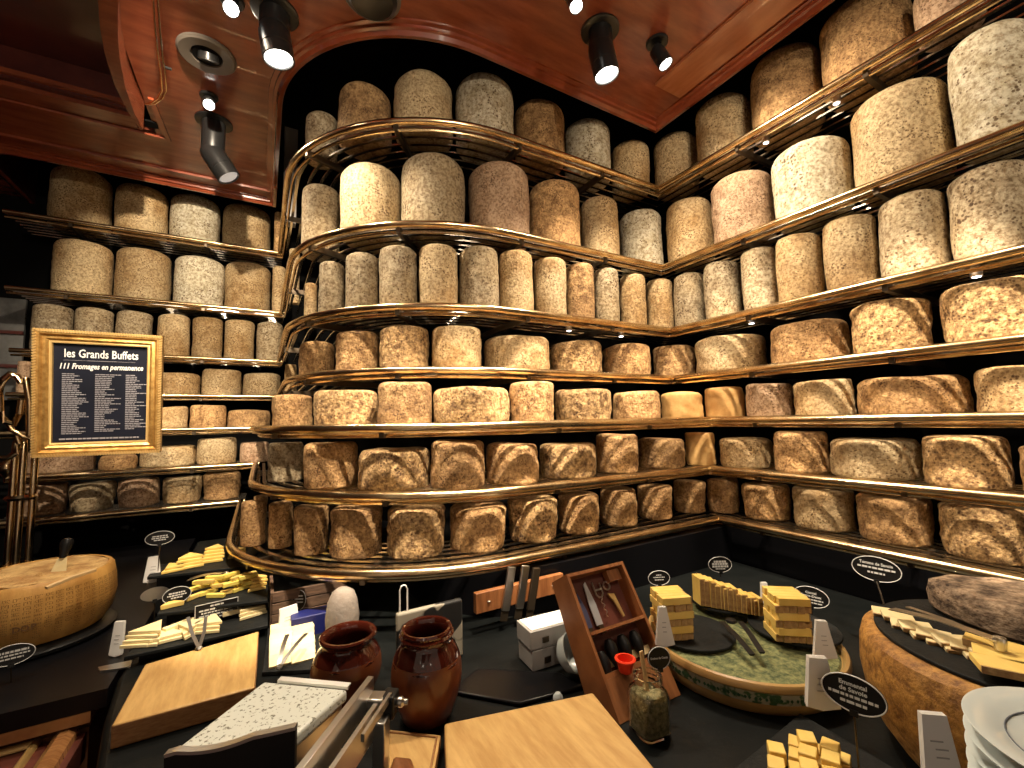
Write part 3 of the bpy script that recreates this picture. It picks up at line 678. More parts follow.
# --- three-step slate display at left ------------------------------------------
L3 = [  # quad (front-left, back-left, back-right, front-right), height
 ([(124, 657), (160, 620), (268, 592), (268, 625)], .935, 'lowest'),
 ([(157, 614), (168, 596), (268, 574), (268, 600)], .985, 'middle'),
 ([(147, 577), (155, 566), (262, 545), (250, 566)], 1.035, 'highest')]
slz = []
for (qd, z, nm) in L3:
    P4 = Z2(qd, z); y0, y1 = min(P4[0].y, P4[3].y), max(P4[1].y, P4[2].y)
    slz.append((P4, z))
st = thing('stepped_slate_stand', (-.1, 1.9, TZ), 'black three step slate display stand behind the left cutting board', 'display stand')
for (P4, z), nm in zip(slz, ('low_step', 'middle_step', 'top_step')):
    quad = [(p.x, p.y) for p in P4]
    mb = MB().prism(quad, z-.010, z); mb.build(nm, 'slate', st, bevel=.002)
    cx = sum(q[0] for q in quad)/4; cy = sum(q[1] for q in quad)/4
    ins = [(cx+(q[0]-cx)*.86, cy+(q[1]-cy)*.8+.01) for q in quad]
    MB().prism(ins, TZ+.001, z-.0105).build('riser', 'plastic', st)
def on_step(i, u, v): return at_z(u, v, slz[i][1]+.0015)
def wedge_stack(i, u, v, n, L, w, rz, m, label, group, fan=.012, th=.009, dx=.002):
    p = on_step(i, u, v)
    for k in range(n):
        piece((p.x+k*dx, p.y+k*fan*.5, p.z+k*(th+.0004)), (L*(1-.04*k), w*(1-.06*k), th), rz+random.uniform(-.12, .12), m, label, group, wedge=1)
g1 = 'cheese wedges on the top slate step'
for j, (u, v, n, rz, s) in enumerate([(172, 570, 2, .3, .07), (188, 566, 4, .15, .085), (213, 560, 5, -.1, .075), (235, 556, 3, .3, .06)]):
    wedge_stack(2, u, v, n, s, s*1.0, rz, 'yellow', 'triangular yellow cheese slice in %s pile from left, top slate step' % ORD[j], g1, fan=.014)
g2 = 'yellow cheese sticks on the middle slate step'
random.seed(11)
for j in range(22):
    u = 195+j*2.9+random.uniform(-3, 3); v = 598-(u-195)*.22+random.uniform(-5, 4)
    p = on_step(1, u, v); ly = j % 4
    piece((p.x, p.y, p.z+ly*.0125), (.058, .014, .0125), random.uniform(-.9, .9), 'brightyellow' if j % 3 else 'yellow', 'bright yellow cheese stick heaped on the middle slate step', g2, name='cheese_stick')
for (u, v) in ((256, 588), ):
    wedge_stack(1, u, v, 4, .055, .06, .2, 'yellow', 'upright yellow cheese wedge at right end of the middle slate step', 'wedges right on middle step')
p = on_step(1, 172, 606); piece(p, (.06, .035, .014), .2, 'yellow', 'lone cheese wedge at left end of the middle slate step', None, wedge=1)
g3 = 'pale cheese wedges on the lowest slate step'
for j, (u, v, n, rz, s) in enumerate([(150, 640, 4, -.5, .10), (166, 638, 2, .2, .085), (186, 633, 3, .9, .085), (210, 628, 3, -.3, .09), (250, 614, 3, .2, .08)]):
    wedge_stack(0, u, v, n, s, s*.9, rz, 'pale', 'pale triangular cheese slice, %s pile from left on lowest slate step' % ORD[j], g3, fan=.006)
for j, (u, v, rz) in enumerate([(178, 632, .6), (196, 626, .5), (222, 617, .15), (236, 617, .2)]):
    p = on_step(0, u, v); piece((p.x, p.y, p.z+.012), (.075, .018, .014), rz, 'pale', 'pale cheese stick lying between slice piles on lowest slate step', 'cheese sticks on the lowest slate step', name='cheese_stick')
def at_d(u, v, z): return at_z(u, v, z)
p = on_step(2, 158, 572); q = at_y(160, 538, p.y)
oval_sign((q.x, p.y, q.z), .085, .048, R_(5), [('', .14, .07, .5), ('', 0, .07, .55), ('', -.14, .07, .4)], 'black oval sign above the topmost slate step at left', stem=(p.x, p.y, p.z))
p = on_step(2, 160, 569); cards((p.x-.015, p.y-.03, p.z+.012), .085, .03, .05, R_(0), 'white card stack at left end of the topmost slate step', lean=-.35, hook=False)
p = at_z(155, 594, 1.0); oval_sign(p, .075, .042, R_(10), None, 'silvery grey oval sign left of middle slate step', stem=(p.x, p.y+.01, TZ), fill='steel', rim=False)
p = on_step(1, 172, 603); q = at_y(177, 595, p.y-.02); oval_sign(q, .075, .05, R_(10), [('', .14, .08, .55), ('', 0, .07, .65), ('', -.14, .07, .4)], 'black oval sign in front of bright yellow cheese sticks, middle slate step', stem=(q.x, q.y+.004, slz[1][1]))
p = on_step(0, 218, 622); q = at_y(217, 609, p.y)
oval_sign(q, .115, .045, R_(8), [('', .3, .1, .3), ('', .08, .1, .8), ('', -.1, .08, .7), ('', -.28, .08, .8)], 'black rectangular sign between middle and lowest slate steps', stem=(q.x, q.y+.004, slz[0][1]), shape='rect', name='rectangular_sign')
tongs(on_step(1, 226, 586)+V((0, 0, .045)), on_step(1, 188, 590)+V((0, 0, .035)), 'steel tongs lying on the bright yellow cheese sticks, middle step')
def stand_tongs(base, u0, v0, label, w=.04):
    t = thing('serving_tongs', base, label, 'tongs'); b = V(base); 
    for du in (-9, 9):
        q = at_y(u0+du, v0, b.y+.02)
        MB().sweep([(-.004, -.0008), (.004, -.0008), (.004, .0008), (-.004, .0008)], [b, b.lerp(q, .5)+V((du*.0004, 0, 0)), q], frame=(0, 1, 0)).build('arm', 'steel', t)
    MB().lathe([(.007, -.003), (.009, 0), (.007, .003), (0, .004)], b, 14).build('joint', 'steel', t)
stand_tongs(at_z(199, 648, .952), 197, 617, 'steel tongs standing open between lowest slate step and left cutting board')
# --- left cutting board ----------------------------------------------------------
bq = Z2([(111, 726), (145, 664), (259, 631), (255, 687)], .948)
slab(bq, TZ+.001, .948, 'cutting_board', 'bamboo', 'thick bamboo cutting board at left, in front of the stepped slates', 'cutting board', bevel=.004)
# --- slate with slices beside it ------------------------------------------------
sq = Z2([(262, 672), (268, 628), (330, 618), (330, 668)], TZ+.012)
slab(sq, TZ+.001, TZ+.012, 'slate_board', 'slate', 'small black slate board behind the slicer, left of the short jar', 'slate', bevel=.002)
g4 = 'cheese slices on the small slate behind the slicer'
for j in range(7):
    for s_ in (0, 1):
        p = at_z(281+s_*22, 662-j*5.2-s_*4, TZ+.0135+j*.004)
        piece(p, (.058, .040, .012), .08*s_-.05, 'pale', 'pale cheese slab in %s row on slate behind slicer' % ('left' if s_ == 0 else 'right'), g4, rx=.35, name='cheese_slab')
p0 = at_z(279, 667, TZ+.05); tongs(p0, at_z(297, 634, TZ+.075), 'dark steel tongs resting on the slabs behind the slicer', w=.05)
p = at_z(292, 627, TZ+.04); cards((p.x-.01, p.y+.02, TZ+.06), .07, .05, .06, R_(20), 'white card stack behind the pale cheese slabs near the short jar', lean=-.5)
p = at_z(299, 600, .985); oval_sign(p, .045, .062, R_(-30), [('', .2, .07, .5), ('', .05, .06, .6), ('', -.1, .06, .6)], 'small upright oval sign in front of the dark wooden crate', stem=(p.x, p.y, TZ))
# wooden crate, blue box, salami, hide-print board
yc = 1.62
t = thing('wooden_crate', at_y(300, 640, yc), 'dark weathered wooden crate in the shade behind the pale cheese slabs', 'crate')
x0 = at_y(272, 610, yc).x; x1 = at_y(345, 600, yc).x; zt = at_y(300, 587, yc).z
MB().box(((x0+x1)/2, yc+.10, TZ+.006), (x1-x0, .20, .010)).build('base_board', 'crate', t)
for j in range(3):
    zz = TZ+.02+(zt-TZ-.02)*(j+.5)/3; hh = (zt-TZ-.02)/3-.004
    MB().box(((x0+x1)/2, yc, zz), (x1-x0, .010, hh)).build('slat', 'crate', t, bevel=.001)
for x in (x0, x1): MB().box((x, yc+.10, (TZ+zt)/2), (.010, .19, zt-TZ-.01)).build('end_board', 'crate', t)
yb = 1.5; a = at_y(291, 640, yb); b = at_y(330, 605, yb)
tag(MB().box(((a.x+b.x)/2+.02, yb+.035, TZ+.036), (b.x-a.x+.04, .06, .068)).build('blue_box', 'blue', loc=(a.x, yb, TZ+.001), bevel=.003), 'dark blue box between wooden crate and white mould sausage', 'box')
ys = 1.42; pS = at_y(342, 640, ys); zt = at_y(342, 588, ys).z; rs = (at_y(358, 620, ys).x-at_y(325, 620, ys).x)/2
hS = zt-TZ
tag(MB().lathe([(0, 0), (rs*.8, .002), (rs*.97, .02), (rs, hS*.5), (rs*.93, hS*.75), (rs*.7, hS*.92), (rs*.35, hS*.99), (0, hS)], (pS.x, ys, TZ+.001), 30, fn=lambda p, a: p*1.0+V((noise.noise(p*16)*.006, 0, 0)) if 0 < p.z < hS*.98 else p).build('dry_sausage', 'salami', loc=(pS.x, ys, TZ)), 'thick upright dry sausage with white mould behind the short jar', 'sausage')
yk = 1.18
t = thing('hide_print_board', at_y(430, 640, yk), 'black and white hide print board with wire loop behind the two jars', 'board')
a = at_y(396, 640, yk); b = at_y(462, 640, yk); zt = at_y(430, 605, yk).z
MB().box(((a.x+b.x)/2, yk, (TZ+zt)/2), (b.x-a.x, .018, zt-TZ-.002)).build('panel', 'cow', t, bevel=.006)
cx = at_y(403.5, 600, yk).x; zh = at_y(404, 585, yk).z
MB().tube([(cx-.010, yk, zt-.01), (cx-.010, yk, zh-.012), (cx-.006, yk, zh-.002), (cx, yk, zh), (cx+.006, yk, zh-.002), (cx+.010, yk, zh-.012), (cx+.010, yk, zt-.01)], .0022, 6).build('wire_loop', 'paper', t)
# black sack-like bin behind pots: small dark canister
# --- glazed jars ------------------------------------------------------------------
def pot(x, y, hgt, rb, rm, label, lean=(0, 0)):
    t = thing('glazed_jar', (x, y, TZ), label, 'jar')
    S = hgt
    fn = lambda p, a: p+V((lean[0]*p.z, lean[1]*p.z, 0))
    out = [(rb*.62, 0), (rb*.68, S*.02), (rb*.82, S*.16), (rb*.95, S*.32), (rb, S*.46), (rb*.985, S*.58), (rb*.93, S*.68)]
    up_ = [(rb*.93, S*.68), (rb*.84, S*.77), (rb*.73, S*.83), (rb*.69, S*.87), (rb*.70, S*.90), (rb*.78, S*.925), (rm, S*.95), (rm*1.02, S*.975), (rm*.98, S), (rm*.88, S*.995), (rm*.80, S*.96), (rm*.76, S*.88), (rm*.84, S*.78), (rm*.95, S*.6), (rm*.9, S*.25), (0, S*.2)]
    MB().lathe(out, (x, y, TZ+.001), 48, fn).build('body', 'terra', t)
    MB().lathe(up_, (x, y, TZ+.001), 48, fn).build('glazed_neck', 'glaze', t)
    MB().lathe([(rb*.935, S*.672), (rb*.95, S*.665), (rb*.955, S*.64), (rb*.95, S*.64)], (x, y, TZ+.001), 48, lambda p, a: p+V((lean[0]*p.z, lean[1]*p.z, -.006*abs(math.sin(3*a))))).build('glaze_edge', 'glaze', t)
pB = at_z(427, 716, TZ); 
pot(pB.x, pB.y, .190, .078, .056, 'tall brown glazed terracotta jar right of the slicer')
pA = at_z(345, 700, TZ)
pot(pA.x, pA.y, .150, .080, .064, 'short brown glazed terracotta jar behind the slicer', lean=(.04, 0))
# --- slicer -------------------------------------------------------------------------
sz = 1.045
A = at_z(264, 681, sz); B = at_z(348, 689, sz); Cc = at_z(291, 739, sz); D = at_z(171, 752, sz)
t = thing('cheese_slicer', (.03, .85, TZ), 'steel cheese slicer with white speckled stone plate at bottom left centre', 'slicer')
quad = [(D.x, D.y), (Cc.x, Cc.y), (B.x, B.y), (A.x, A.y)]
MB().prism(quad, sz-.022, sz).build('stone_plate', 'marble', t, bevel=.006)
cxm = sum(q[0] for q in quad)/4; cym = sum(q[1] for q in quad)/4
MB().prism([(cxm+(q[0]-cxm)*.93, cym+(q[1]-cym)*.93) for q in quad], TZ+.02, sz-.0225).build('housing', 'steel', t, bevel=.004)
for q in quad: MB().lathe([(.010, 0), (.012, .018), (.008, .022)], (cxm+(q[0]-cxm)*.82, cym+(q[1]-cym)*.82, TZ+.0005), 14).build('foot', 'plastic', t)
# back lip of polished steel
d = (B-A).normalized(); nb = V((-d.y, d.x, 0))
MB().sweep([(0, -.002), (.0, .004), (-.010, .006), (-.012, .004), (-.004, -.002)], [A+d*.03+V((0, 0, 0)), B-d*.0]).build('back_lip', 'steel', t)
# front guard with wavy top
g0 = D+V((-.002, -.012, 0)); g1 = at_z(297, 742, sz); g1 = V((g1.x, g1.y, sz)); dirg = (g1-g0); Lg = dirg.length; dirg.normalize(); nn = V((dirg.y, -dirg.x, 0))
vs = []; n = 24
for i in range(n+1):
    k = i/n; p = g0+dirg*Lg*k; top = sz+.006+.006*min(1, k*12)-.008*math.sin(PI*min(1, k*1.5))+.012*k*k
    for off in (0, .010): vs += [(p.x+nn.x*off, p.y+nn.y*off, TZ+.02), (p.x+nn.x*off, p.y+nn.y*off, top)]
fs = []
for i in range(n):
    a = i*4; b = a+4; fs += [(a, a+1, b+1, b), (a+2, b+2, b+3, a+3), (a+1, a+3, b+3, b+1), (a, b, b+2, a+2)]
fs += [(0, 2, 3, 1), (n*4, n*4+1, n*4+3, n*4+2)]
MB().add(vs, fs).build('front_guard', 'plastic', t)
mb = MB(); pts = [V((g0.x+dirg.x*Lg*i/n+nn.x*.004, g0.y+dirg.y*Lg*i/n+nn.y*.004, vs[i*4+1][2]+.002)) for i in range(n+1)]
mb.sweep([(-.006, -.002), (.006, -.002), (.006, .003), (-.006, .003)], pts).build('guard_edge', 'steel', t)
# long steel fence on the right side
fz = 1.075
f0 = at_z(371, 676, fz); f1 = at_z(296, 772, fz); f1 = f0+(f1-f0)*1.25
MB().sweep([(-.006, -.045), (.006, -.045), (.006, .0), (-.006, .0)], [f1, f0]).build('fence_bar', 'steel', t, bevel=.001)
off = V((.026, -.004, -.03)); MB().sweep([(-.004, -.05), (.004, -.05), (.004, 0), (-.004, 0)], [f0.lerp(f1, 1.0)+off, f0.lerp(f1, .12)+off]).build('side_plate', 'steel', t)
off2 = V((.045, -.01, -.022)); MB().sweep([(-.003, -.012), (.003, -.012), (.003, 0), (-.003, 0)], [f0.lerp(f1, .48)+off2, f0.lerp(f1, .10)+off2]).build('guide_bar', 'steel', t)
kb = at_z(388, 700, 1.035)
MB().box((kb.x-.02, kb.y+.0, 1.035), (.03, .03, .03), rz=-.6).build('bracket', 'steel', t, bevel=.003)
MB().box((kb.x+.002, kb.y-.004, 1.03), (.026, .034, .04), rz=-.6).build('clamp', 'plastic', t, bevel=.004)
Qk = Matrix.Translation((kb.x+.012, kb.y-.010, 1.033)) @ V((.86, -.5, 0)).to_track_quat('Z', 'Y').to_matrix().to_4x4()
mb = MB(); mb.M = Qk; mb.lathe([(.006, 0), (.009, .006), (.009, .012), (.005, .016), (.005, .022), (0, .023)], seg=16); mb.build('knob', 'steel', t)
MB().box((kb.x-.018, kb.y-.025, .965), (.022, .028, .115), rz=-.6).build('support_post', 'steel', t, bevel=.002)
# --- small grooved board ----------------------------------------------------------
sb = Z2([(386, 729), (441, 735), (432, 785), (372, 780)], TZ+.02)
t = tag(slab(sb, TZ+.001, TZ+.02, 'grooved_board', 'bamboo', 'small grooved wooden board between slicer and large bamboo board', 'cutting board', bevel=.002))
c2 = sum((p for p in sb), V((0, 0, 0)))/4
gp = [c2+(p-c2)*.86+V((0, 0, .0005)) for p in sb]
MB().tube(gp, .0022, 6, closed=True).build('groove', 'bside', t)
g = Z2([(388, 768), (394, 752), (412, 754), (420, 785), (392, 788)], TZ+.05)
tag(MB().prism([(p.x, p.y) for p in g], TZ+.0215, TZ+.045).build('wooden_block', 'case', loc=(g[0].x, g[0].y, TZ+.0215), bevel=.006), 'rounded orange-brown wooden block lying on the small grooved board', 'block')
# --- large board bottom centre ------------------------------------------------------
bz_ = .945
a = at_z(444, 723, bz_); b = at_z(593, 692, bz_); c_ = at_z(655, 768, bz_); d_ = at_z(446, 768, bz_)
c_ = b+(c_-b).normalized()*.34; d_ = a+(d_-a).normalized()*.30
slab([a, b, c_, d_], TZ+.001, bz_, 'cutting_board', 'bamboo', 'large bamboo cutting board in front, at bottom centre', 'cutting board', bevel=.005)
# --- knife bar and hanging knives on panel ---------------------------------------------
yp = 1.268
a = at_y(473, 597, yp); b = at_y(560, 585, yp)
t = thing('knife_bar', (a.x, yp, a.z), 'pale wooden magnetic knife bar fixed to black panel', 'knife bar')
MB().box(((a.x+b.x)/2, yp-.012, (a.z+b.z)/2), (b.x-a.x, .020, .060)).build('bar', 'case', t, bevel=.002)
for dx in (-.12, .12): MB().lathe([(.006, 0), (.004, .002), (0, .002)], ((a.x+b.x)/2+dx, yp-.021, (a.z+b.z)/2), 12).build('screw', 'steel', t)
for j, (u, v) in enumerate([(508, 592), (522, 590), (533, 592)]):
    q = at_y(u, v, yp-.03); dv = V((-.22, -.01, -1)).normalized(); 
    t = thing('cheese_knife', q, ['leftmost grey steel handled knife hanging on wooden bar', 'middle steel handled knife hanging on wooden bar', 'darker rightmost knife hanging on wooden bar beside white cartons'][j], 'knife')
    top = q-dv*.075; bt = q+dv*.055
    MB().sweep([(-.014, -.005), (.014, -.005), (.014, .005), (-.014, .005)], [top, q, bt], frame=(0, -1, 0)).build('handle', 'steel' if j < 2 else 'darkmetal', t, bevel=.003)
    MB().sweep([(-.013, -.0012), (.013, -.0012), (.013, .0012), (-.013, .0012)], [bt, bt+dv*.03], frame=(0, -1, 0)).build('blade', 'darkmetal', t)
# black tray with glint
tq = Z2([(448, 690), (478, 668), (560, 672), (585, 685), (520, 703)], TZ+.01)
slab(tq, TZ+.001, TZ+.010, 'black_tray', 'black', 'glossy black tray on worktop behind the large bamboo board', 'tray', bevel=.004)
# white cartons and bowl
yq = 1.0
a = at_y(534, 640, yq); b = at_y(584, 640, yq)
zA = at_y(550, 660, yq).z
w_ = b.x-a.x
def carton(zb, h, label, dx=0):
    t = thing('white_carton', ((a.x+b.x)/2, yq, zb), label, 'box')
    MB().box(((a.x+b.x)/2+dx, yq+.04, zb+h/2), (w_, .08, h), rz=-.06).build('box', 'boxwhite', t, bevel=.002)
    MB().box(((a.x+b.x)/2+dx, yq+.04, zb+h+.001), (w_*.92, .07, .002), rz=-.06).build('lid_flap', 'paper', t)
    MB().box(((a.x+b.x)/2+dx-w_*.25, yq-.0015, zb+h*.45), (w_*.12, .002, h*.3)).build('printed_mark', 'darkmetal', t)
zm = TZ+.054
carton(TZ+.001, .050, 'white carton under the other carton beside the knife case')
carton(zm, .046, 'white carton stacked topmost beside the wooden knife case', dx=-.005)
pb = at_z(572, 672, TZ+.02)
t = thing('white_bowl', (pb.x+.01, pb.y, TZ), 'white square bowl tipped on its side against the knife case', 'bowl')
mb = MB(); mb.M = Matrix.Translation((pb.x+.012, pb.y+.02, TZ+.052)) @ Matrix.Rotation(R_(62), 4, V((.8, .5, 0)).normalized())
mb.lathe([(.0, -.022), (.025, -.021), (.038, -.010), (.046, .012), (.049, .012), (.042, -.012), (.027, -.025), (0, -.026)][::-1], seg=36); mb.build('bowl_shell', 'porcelain', t)
p = at_z(558, 697, TZ+.012); tag(MB().lathe([(0, 0), (.008, .002), (.012, .008), (.011, .014), (.006, .020), (0, .021)], (p.x, p.y, TZ+.001), 18).build('round_stopper', 'porcelain', loc=(p.x, p.y, TZ+.001)), 'tiny round white stopper behind the large bamboo board', 'stopper')
# --- wooden knife case ---------------------------------------------------------------
x0, x1 = .674, .865; fb = V((0, .744, .902)); ft = V((0, .920, 1.160)); fL = (ft-fb).length
U = (ft-fb).normalized(); NX = V((1, 0, 0)); NO = U.cross(NX); NO = -NO if NO.y > 0 else NO  # outward
W = x1-x0
Q = Matrix((NX, U, NO)).transposed().to_4x4(); Q.translation = V((x0, fb.y, fb.z))   # local x across, y up the slope, z outwards
t = thing('knife_case', (x0, fb.y, TZ), 'leaning wooden display case holding knives and black handled openers', 'case')
for i, x in enumerate((x0, x1-.008)):
    mb = MB(); vs = [(x, .744, .902), (x, .920, 1.160), (x, .985, 1.120), (x, .86, .902)]; vs += [(v_[0]+.008, v_[1], v_[2]) for v_ in vs]
    mb.add(vs, [(3,2,1,0), (4,5,6,7), (0,1,5,4), (1,2,6,5), (2,3,7,6), (3,0,4,7)]).build('side_board', 'case', t)
dp = .045
def inc(c, d, name, m, bev=0):
    mb = MB(); mb.M = Q; mb.box(c, d); return mb.build(name, m, t, bevel=bev)
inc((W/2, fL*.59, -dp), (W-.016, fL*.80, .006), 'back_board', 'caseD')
inc((W/2, fL-.004, -dp/2), (W-.016, .008, dp), 'top_board', 'case')
inc((W/2, fL*.555, -dp/2+.004), (W-.016, .007, dp-.006), 'middle_shelf', 'case')
inc((W/2, .040, -.006), (W-.014, .080, .012), 'drawer_front', 'case', .001)
inc((W/2, .085, -dp/2), (W-.016, .010, dp), 'bottom_ledge', 'case')
inc((W/2, fL*.34, -dp*.72), (W-.020, .018, .012), 'handle_rest', 'pale')
inc((W*.83, fL*.92, -dp*.6), (W*.22, .028, .02), 'corner_block', 'case')
# knives in the top compartment (things of their own)
def inset_thing(name, label, cat): return thing(name, Q @ V((W/2, fL*.5, -.03)), label, cat)
def blade(lx, y0, y1, w, label, m='bladesteel', tip=.3):
    t2 = thing('display_knife', Q @ V((lx, y0, -.03)), label, 'knife')
    mb = MB(); mb.M = Q @ Matrix.Translation((lx, 0, -.036)); 
    mb.prism([(-w/2, y0), (w/2, y0), (w/2*1.1, y0+(y1-y0)*.45), (w*.15, y1), (-w*.25, y1-.006), (-w/2, y0+(y1-y0)*.5)], 0, .003); mb.build('blade', m, t2)
    mb = MB(); mb.M = Q @ Matrix.Translation((lx, 0, -.036)); mb.prism([(-w*.3, y0-.02), (w*.3, y0-.02), (w*.36, y0), (-w*.36, y0)], -.001, .006); mb.build('bolster', 'darkmetal', t2)
M['bluesteel'] = mat('blue_grey_pan_steel', (.12, .13, .24), .35, .6)
blade(.032, fL*.60, fL*.86, .024, 'blue-grey broad blade at left in knife case upper tray', 'bluesteel')
blade(.068, fL*.60, fL*.93, .020, 'long bright steel blade in knife case upper tray')
t2 = thing('corkscrew', Q @ V((.1, fL*.75, -.03)), 'steel winged corkscrew in middle of knife case upper tray', 'corkscrew')
mb = MB(); mb.M = Q @ Matrix.Translation((.100, fL*.75, -.032)); mb.tube([(-.010, .05, 0), (-.010, .02, 0), (-.004, .012, 0), (.004, .012, 0), (.012, .02, 0), (.012, .045, 0)], .0022, 6); mb.box((0, .03, 0), (.022, .004, .004)); mb.build('frame', 'steel', t2)
mb = MB(); mb.M = Q @ Matrix.Translation((.100, fL*.75, -.032)); mb.tube([(.003*math.cos(a*1.2), .01-a*.003, .003*math.sin(a*1.2)) for a in range(16)], .0012, 5); mb.build('worm', 'steel', t2)
t2 = thing('lever_opener', Q @ V((.14, fL*.75, -.03)), 'steel lever opener with ring at right in knife case upper tray', 'opener')
mb = MB(); mb.M = Q @ Matrix.Translation((.135, fL*.80, -.034)); mb.prism([(-.010, .0), (.010, -.004), (.016, -.06), (.010, -.062), (0, -.02), (-.006, -.01)], 0, .004); mb.build('lever', 'giltplain', t2)
mb = MB(); mb.M = Q @ Matrix.Translation((.132, fL*.86, -.032)); mb.tube([(.010*math.cos(2*PI*i/16), .010*math.sin(2*PI*i/16), 0) for i in range(16)], .0024, 6, closed=True); mb.build('ring', 'steel', t2)
for i, lx in enumerate((.028, .062, .103, .143)):
    t2 = thing('handled_opener', Q @ V((lx, fL*.3, -.03)), 'black teardrop handle, %s from left in knife case lower tray' % ORD[i], 'opener', 'black handled tools in the knife case')
    y_ = fL*(.40 if i else .34); mb = MB(); mb.M = Q @ Matrix.Translation((lx, y_, -.018)) @ Matrix.Rotation(R_(90), 4, 'X')
    mb.lathe([(0, -.030), (.008, -.028), (.0145, -.014), (.0150, 0), (.011, .016), (.006, .028), (.005, .040), (.007, .046), (0, .048)][::1], seg=22, fn=lambda p, a: V((p.x, p.y, -p.z*-1)))
    mb.build('handle', 'plastic', t2)
    mb = MB(); mb.M = Q @ Matrix.Translation((lx, y_-.043, -.018)); mb.box((0, 0, 0), (.004, .02, .002)); mb.build('shank', 'steel', t2)
rp_ = Q @ V((.060, .098, -.004))
t2 = thing('red_tub', rp_, 'small red plastic tub in front of the knife case', 'tub')
mb = MB(); mb.M = Matrix.Translation(rp_+V((0, -.018, -.008))) ; mb.lathe([(.013, 0), (.015, .002), (.020, .026), (.022, .027), (.021, .03), (.018, .03), (.0135, .004), (0, .004)], seg=28); mb.build('cup', 'red', t2)
mb = MB(); mb.M = Matrix.Translation(rp_+V((0, -.018, -.008))) ; mb.tube([(.0225*math.cos(2*PI*i/24), .0225*math.sin(2*PI*i/24), .028) for i in range(24)], .0015, 6, closed=True); mb.build('rolled_rim', 'red', t2)
# --- jar with seeds ----------------------------------------------------------------------
pj = at_z(650, 732, TZ)
t = thing('seed_jar', (pj.x, pj.y, TZ), 'square glass jar of brown seeds with small wooden spoon', 'jar')
def sq_(r, z, k=.35):
    n = 40; out = []
    for i in range(n):
        a = 2*PI*i/n+PI/4*0; c, s = math.cos(a), math.sin(a); e = 4.5
        rr = r/((abs(c)**e+abs(s)**e)**(1/e)) if k else r
        out.append((rr*c, rr*s, z))
    return out
def ringmesh(rings, M_=Matrix.Identity(4)):
    mb = MB(); mb.M = M_; n = len(rings[0]); vs = [p for r_ in rings for p in r_]
    fs = [(j*n+i, j*n+(i+1) % n, (j+1)*n+(i+1) % n, (j+1)*n+i) for j in range(len(rings)-1) for i in range(n)]
    fs += [tuple(range(n))[::-1], tuple((len(rings)-1)*n+i for i in range(n))]
    return mb.add(vs, fs)
QJ = Matrix.Translation((pj.x, pj.y, TZ+.001)) @ Matrix.Rotation(R_(-8), 4, 'Z')
jw = .0345
ringmesh([sq_(jw*.9, 0), sq_(jw, .006), sq_(jw, .075), sq_(jw*.9, .086), sq_(jw*.78, .094, 0), sq_(jw*.78, .100, 0), sq_(jw*.86, .102, 0), sq_(jw*.86, .112, 0), sq_(jw*.78, .1125, 0), sq_(jw*.70, .111, 0), sq_(jw*.70, .096, 0), sq_(jw*.84, .085), sq_(jw*.92, .074), sq_(jw*.92, .008), sq_(jw*.8, .005)], QJ).build('glass_body', 'glass', t)
ringmesh([sq_(jw*.78, .0055), sq_(jw*.905, .010), sq_(jw*.905, .072), sq_(jw*.82, .080), sq_(jw*.5, .083, 0), sq_(jw*.1, .084, 0)], QJ).build('seed_filling', 'seeds', t)
s0 = V((pj.x-.002, pj.y-.002, TZ+.075)); s1 = at_y(641, 651, pj.y+.01)
MB().sweep([(-.005, -.0018), (.005, -.0018), (.005, .0018), (-.005, .0018)], [s0, s1], frame=(0, -1, 0)).build('wooden_spoon', 'spoon', t, bevel=.001)
q = at_y(659, 658, pj.y+.02)
oval_sign(q, .052, .046, R_(-22), [('Graines de Cumin', .0, .13, .78)], 'round black sign behind the seed jar', stem=(q.x+.002, q.y+.001, TZ+.001), name='oval_price_sign')
# --- patterned dish with slates -------------------------------------------------------------
dc = V((1.115, .755)); dr = .236
t = thing('serving_dish', (dc.x, dc.y, TZ), 'large round honey coloured dish with green patterned band', 'dish')
MB().lathe([(dr*.90, 0), (dr*.93, .006), (dr*.95, .022), (dr*.955, .028)], (dc.x, dc.y, TZ+.001), 80).build('foot_glaze', 'dish', t)
MB().lathe([(dr*.955, .028), (dr*.985, .052), (dr*.985, .054)], (dc.x, dc.y, TZ+.001), 80).build('patterned_band', 'band', t)
mb = MB()
for i in range(70):   # leaf motifs round the band
    a = 2*PI*i/70; n_ = V((math.cos(a), math.sin(a), 0)); s_ = V((-n_.y, n_.x, 0)); c0 = V((dc.x, dc.y, TZ+.042))+n_*(dr*.9745)
    for da in (-.0042, .0042):
        ctr = c0+s_*da+n_*.0012
        mb.add([ctr+s_*.0035, ctr+V((0, 0, .0045)), ctr-s_*.0035, ctr-V((0, 0, .0045))], [(0, 1, 2, 3)])
mb.build('leaf_motifs', 'bandg', t, smooth=False)
MB().lathe([(dr*.985, .054), (dr*1.0, .058), (dr*1.0, .066), (dr*.985, .072), (dr*.96, .074), (dr*.94, .070), (dr*.93, .062), (dr*.9, .058), (0, .056)], (dc.x, dc.y, TZ+.001), 80).build('rim_glaze', 'dish', t)
tag(MB().lathe([(dr*.925, .0), (dr*.9, .006), (dr*.5, .009), (0, .009)], (dc.x, dc.y, TZ+.0595), 60, fn=lambda p, a: p+V((0, 0, noise.noise(V((p.x*60, p.y*60, 0)))*.003 if math.hypot(p.x, p.y) < dr*.9 else 0))).build('dried_herbs', 'herbs', loc=(dc.x, dc.y, TZ+.0595)), 'bed of dried green herbs filling the patterned dish', 'herbs', kind='stuff')
hz = TZ+.073
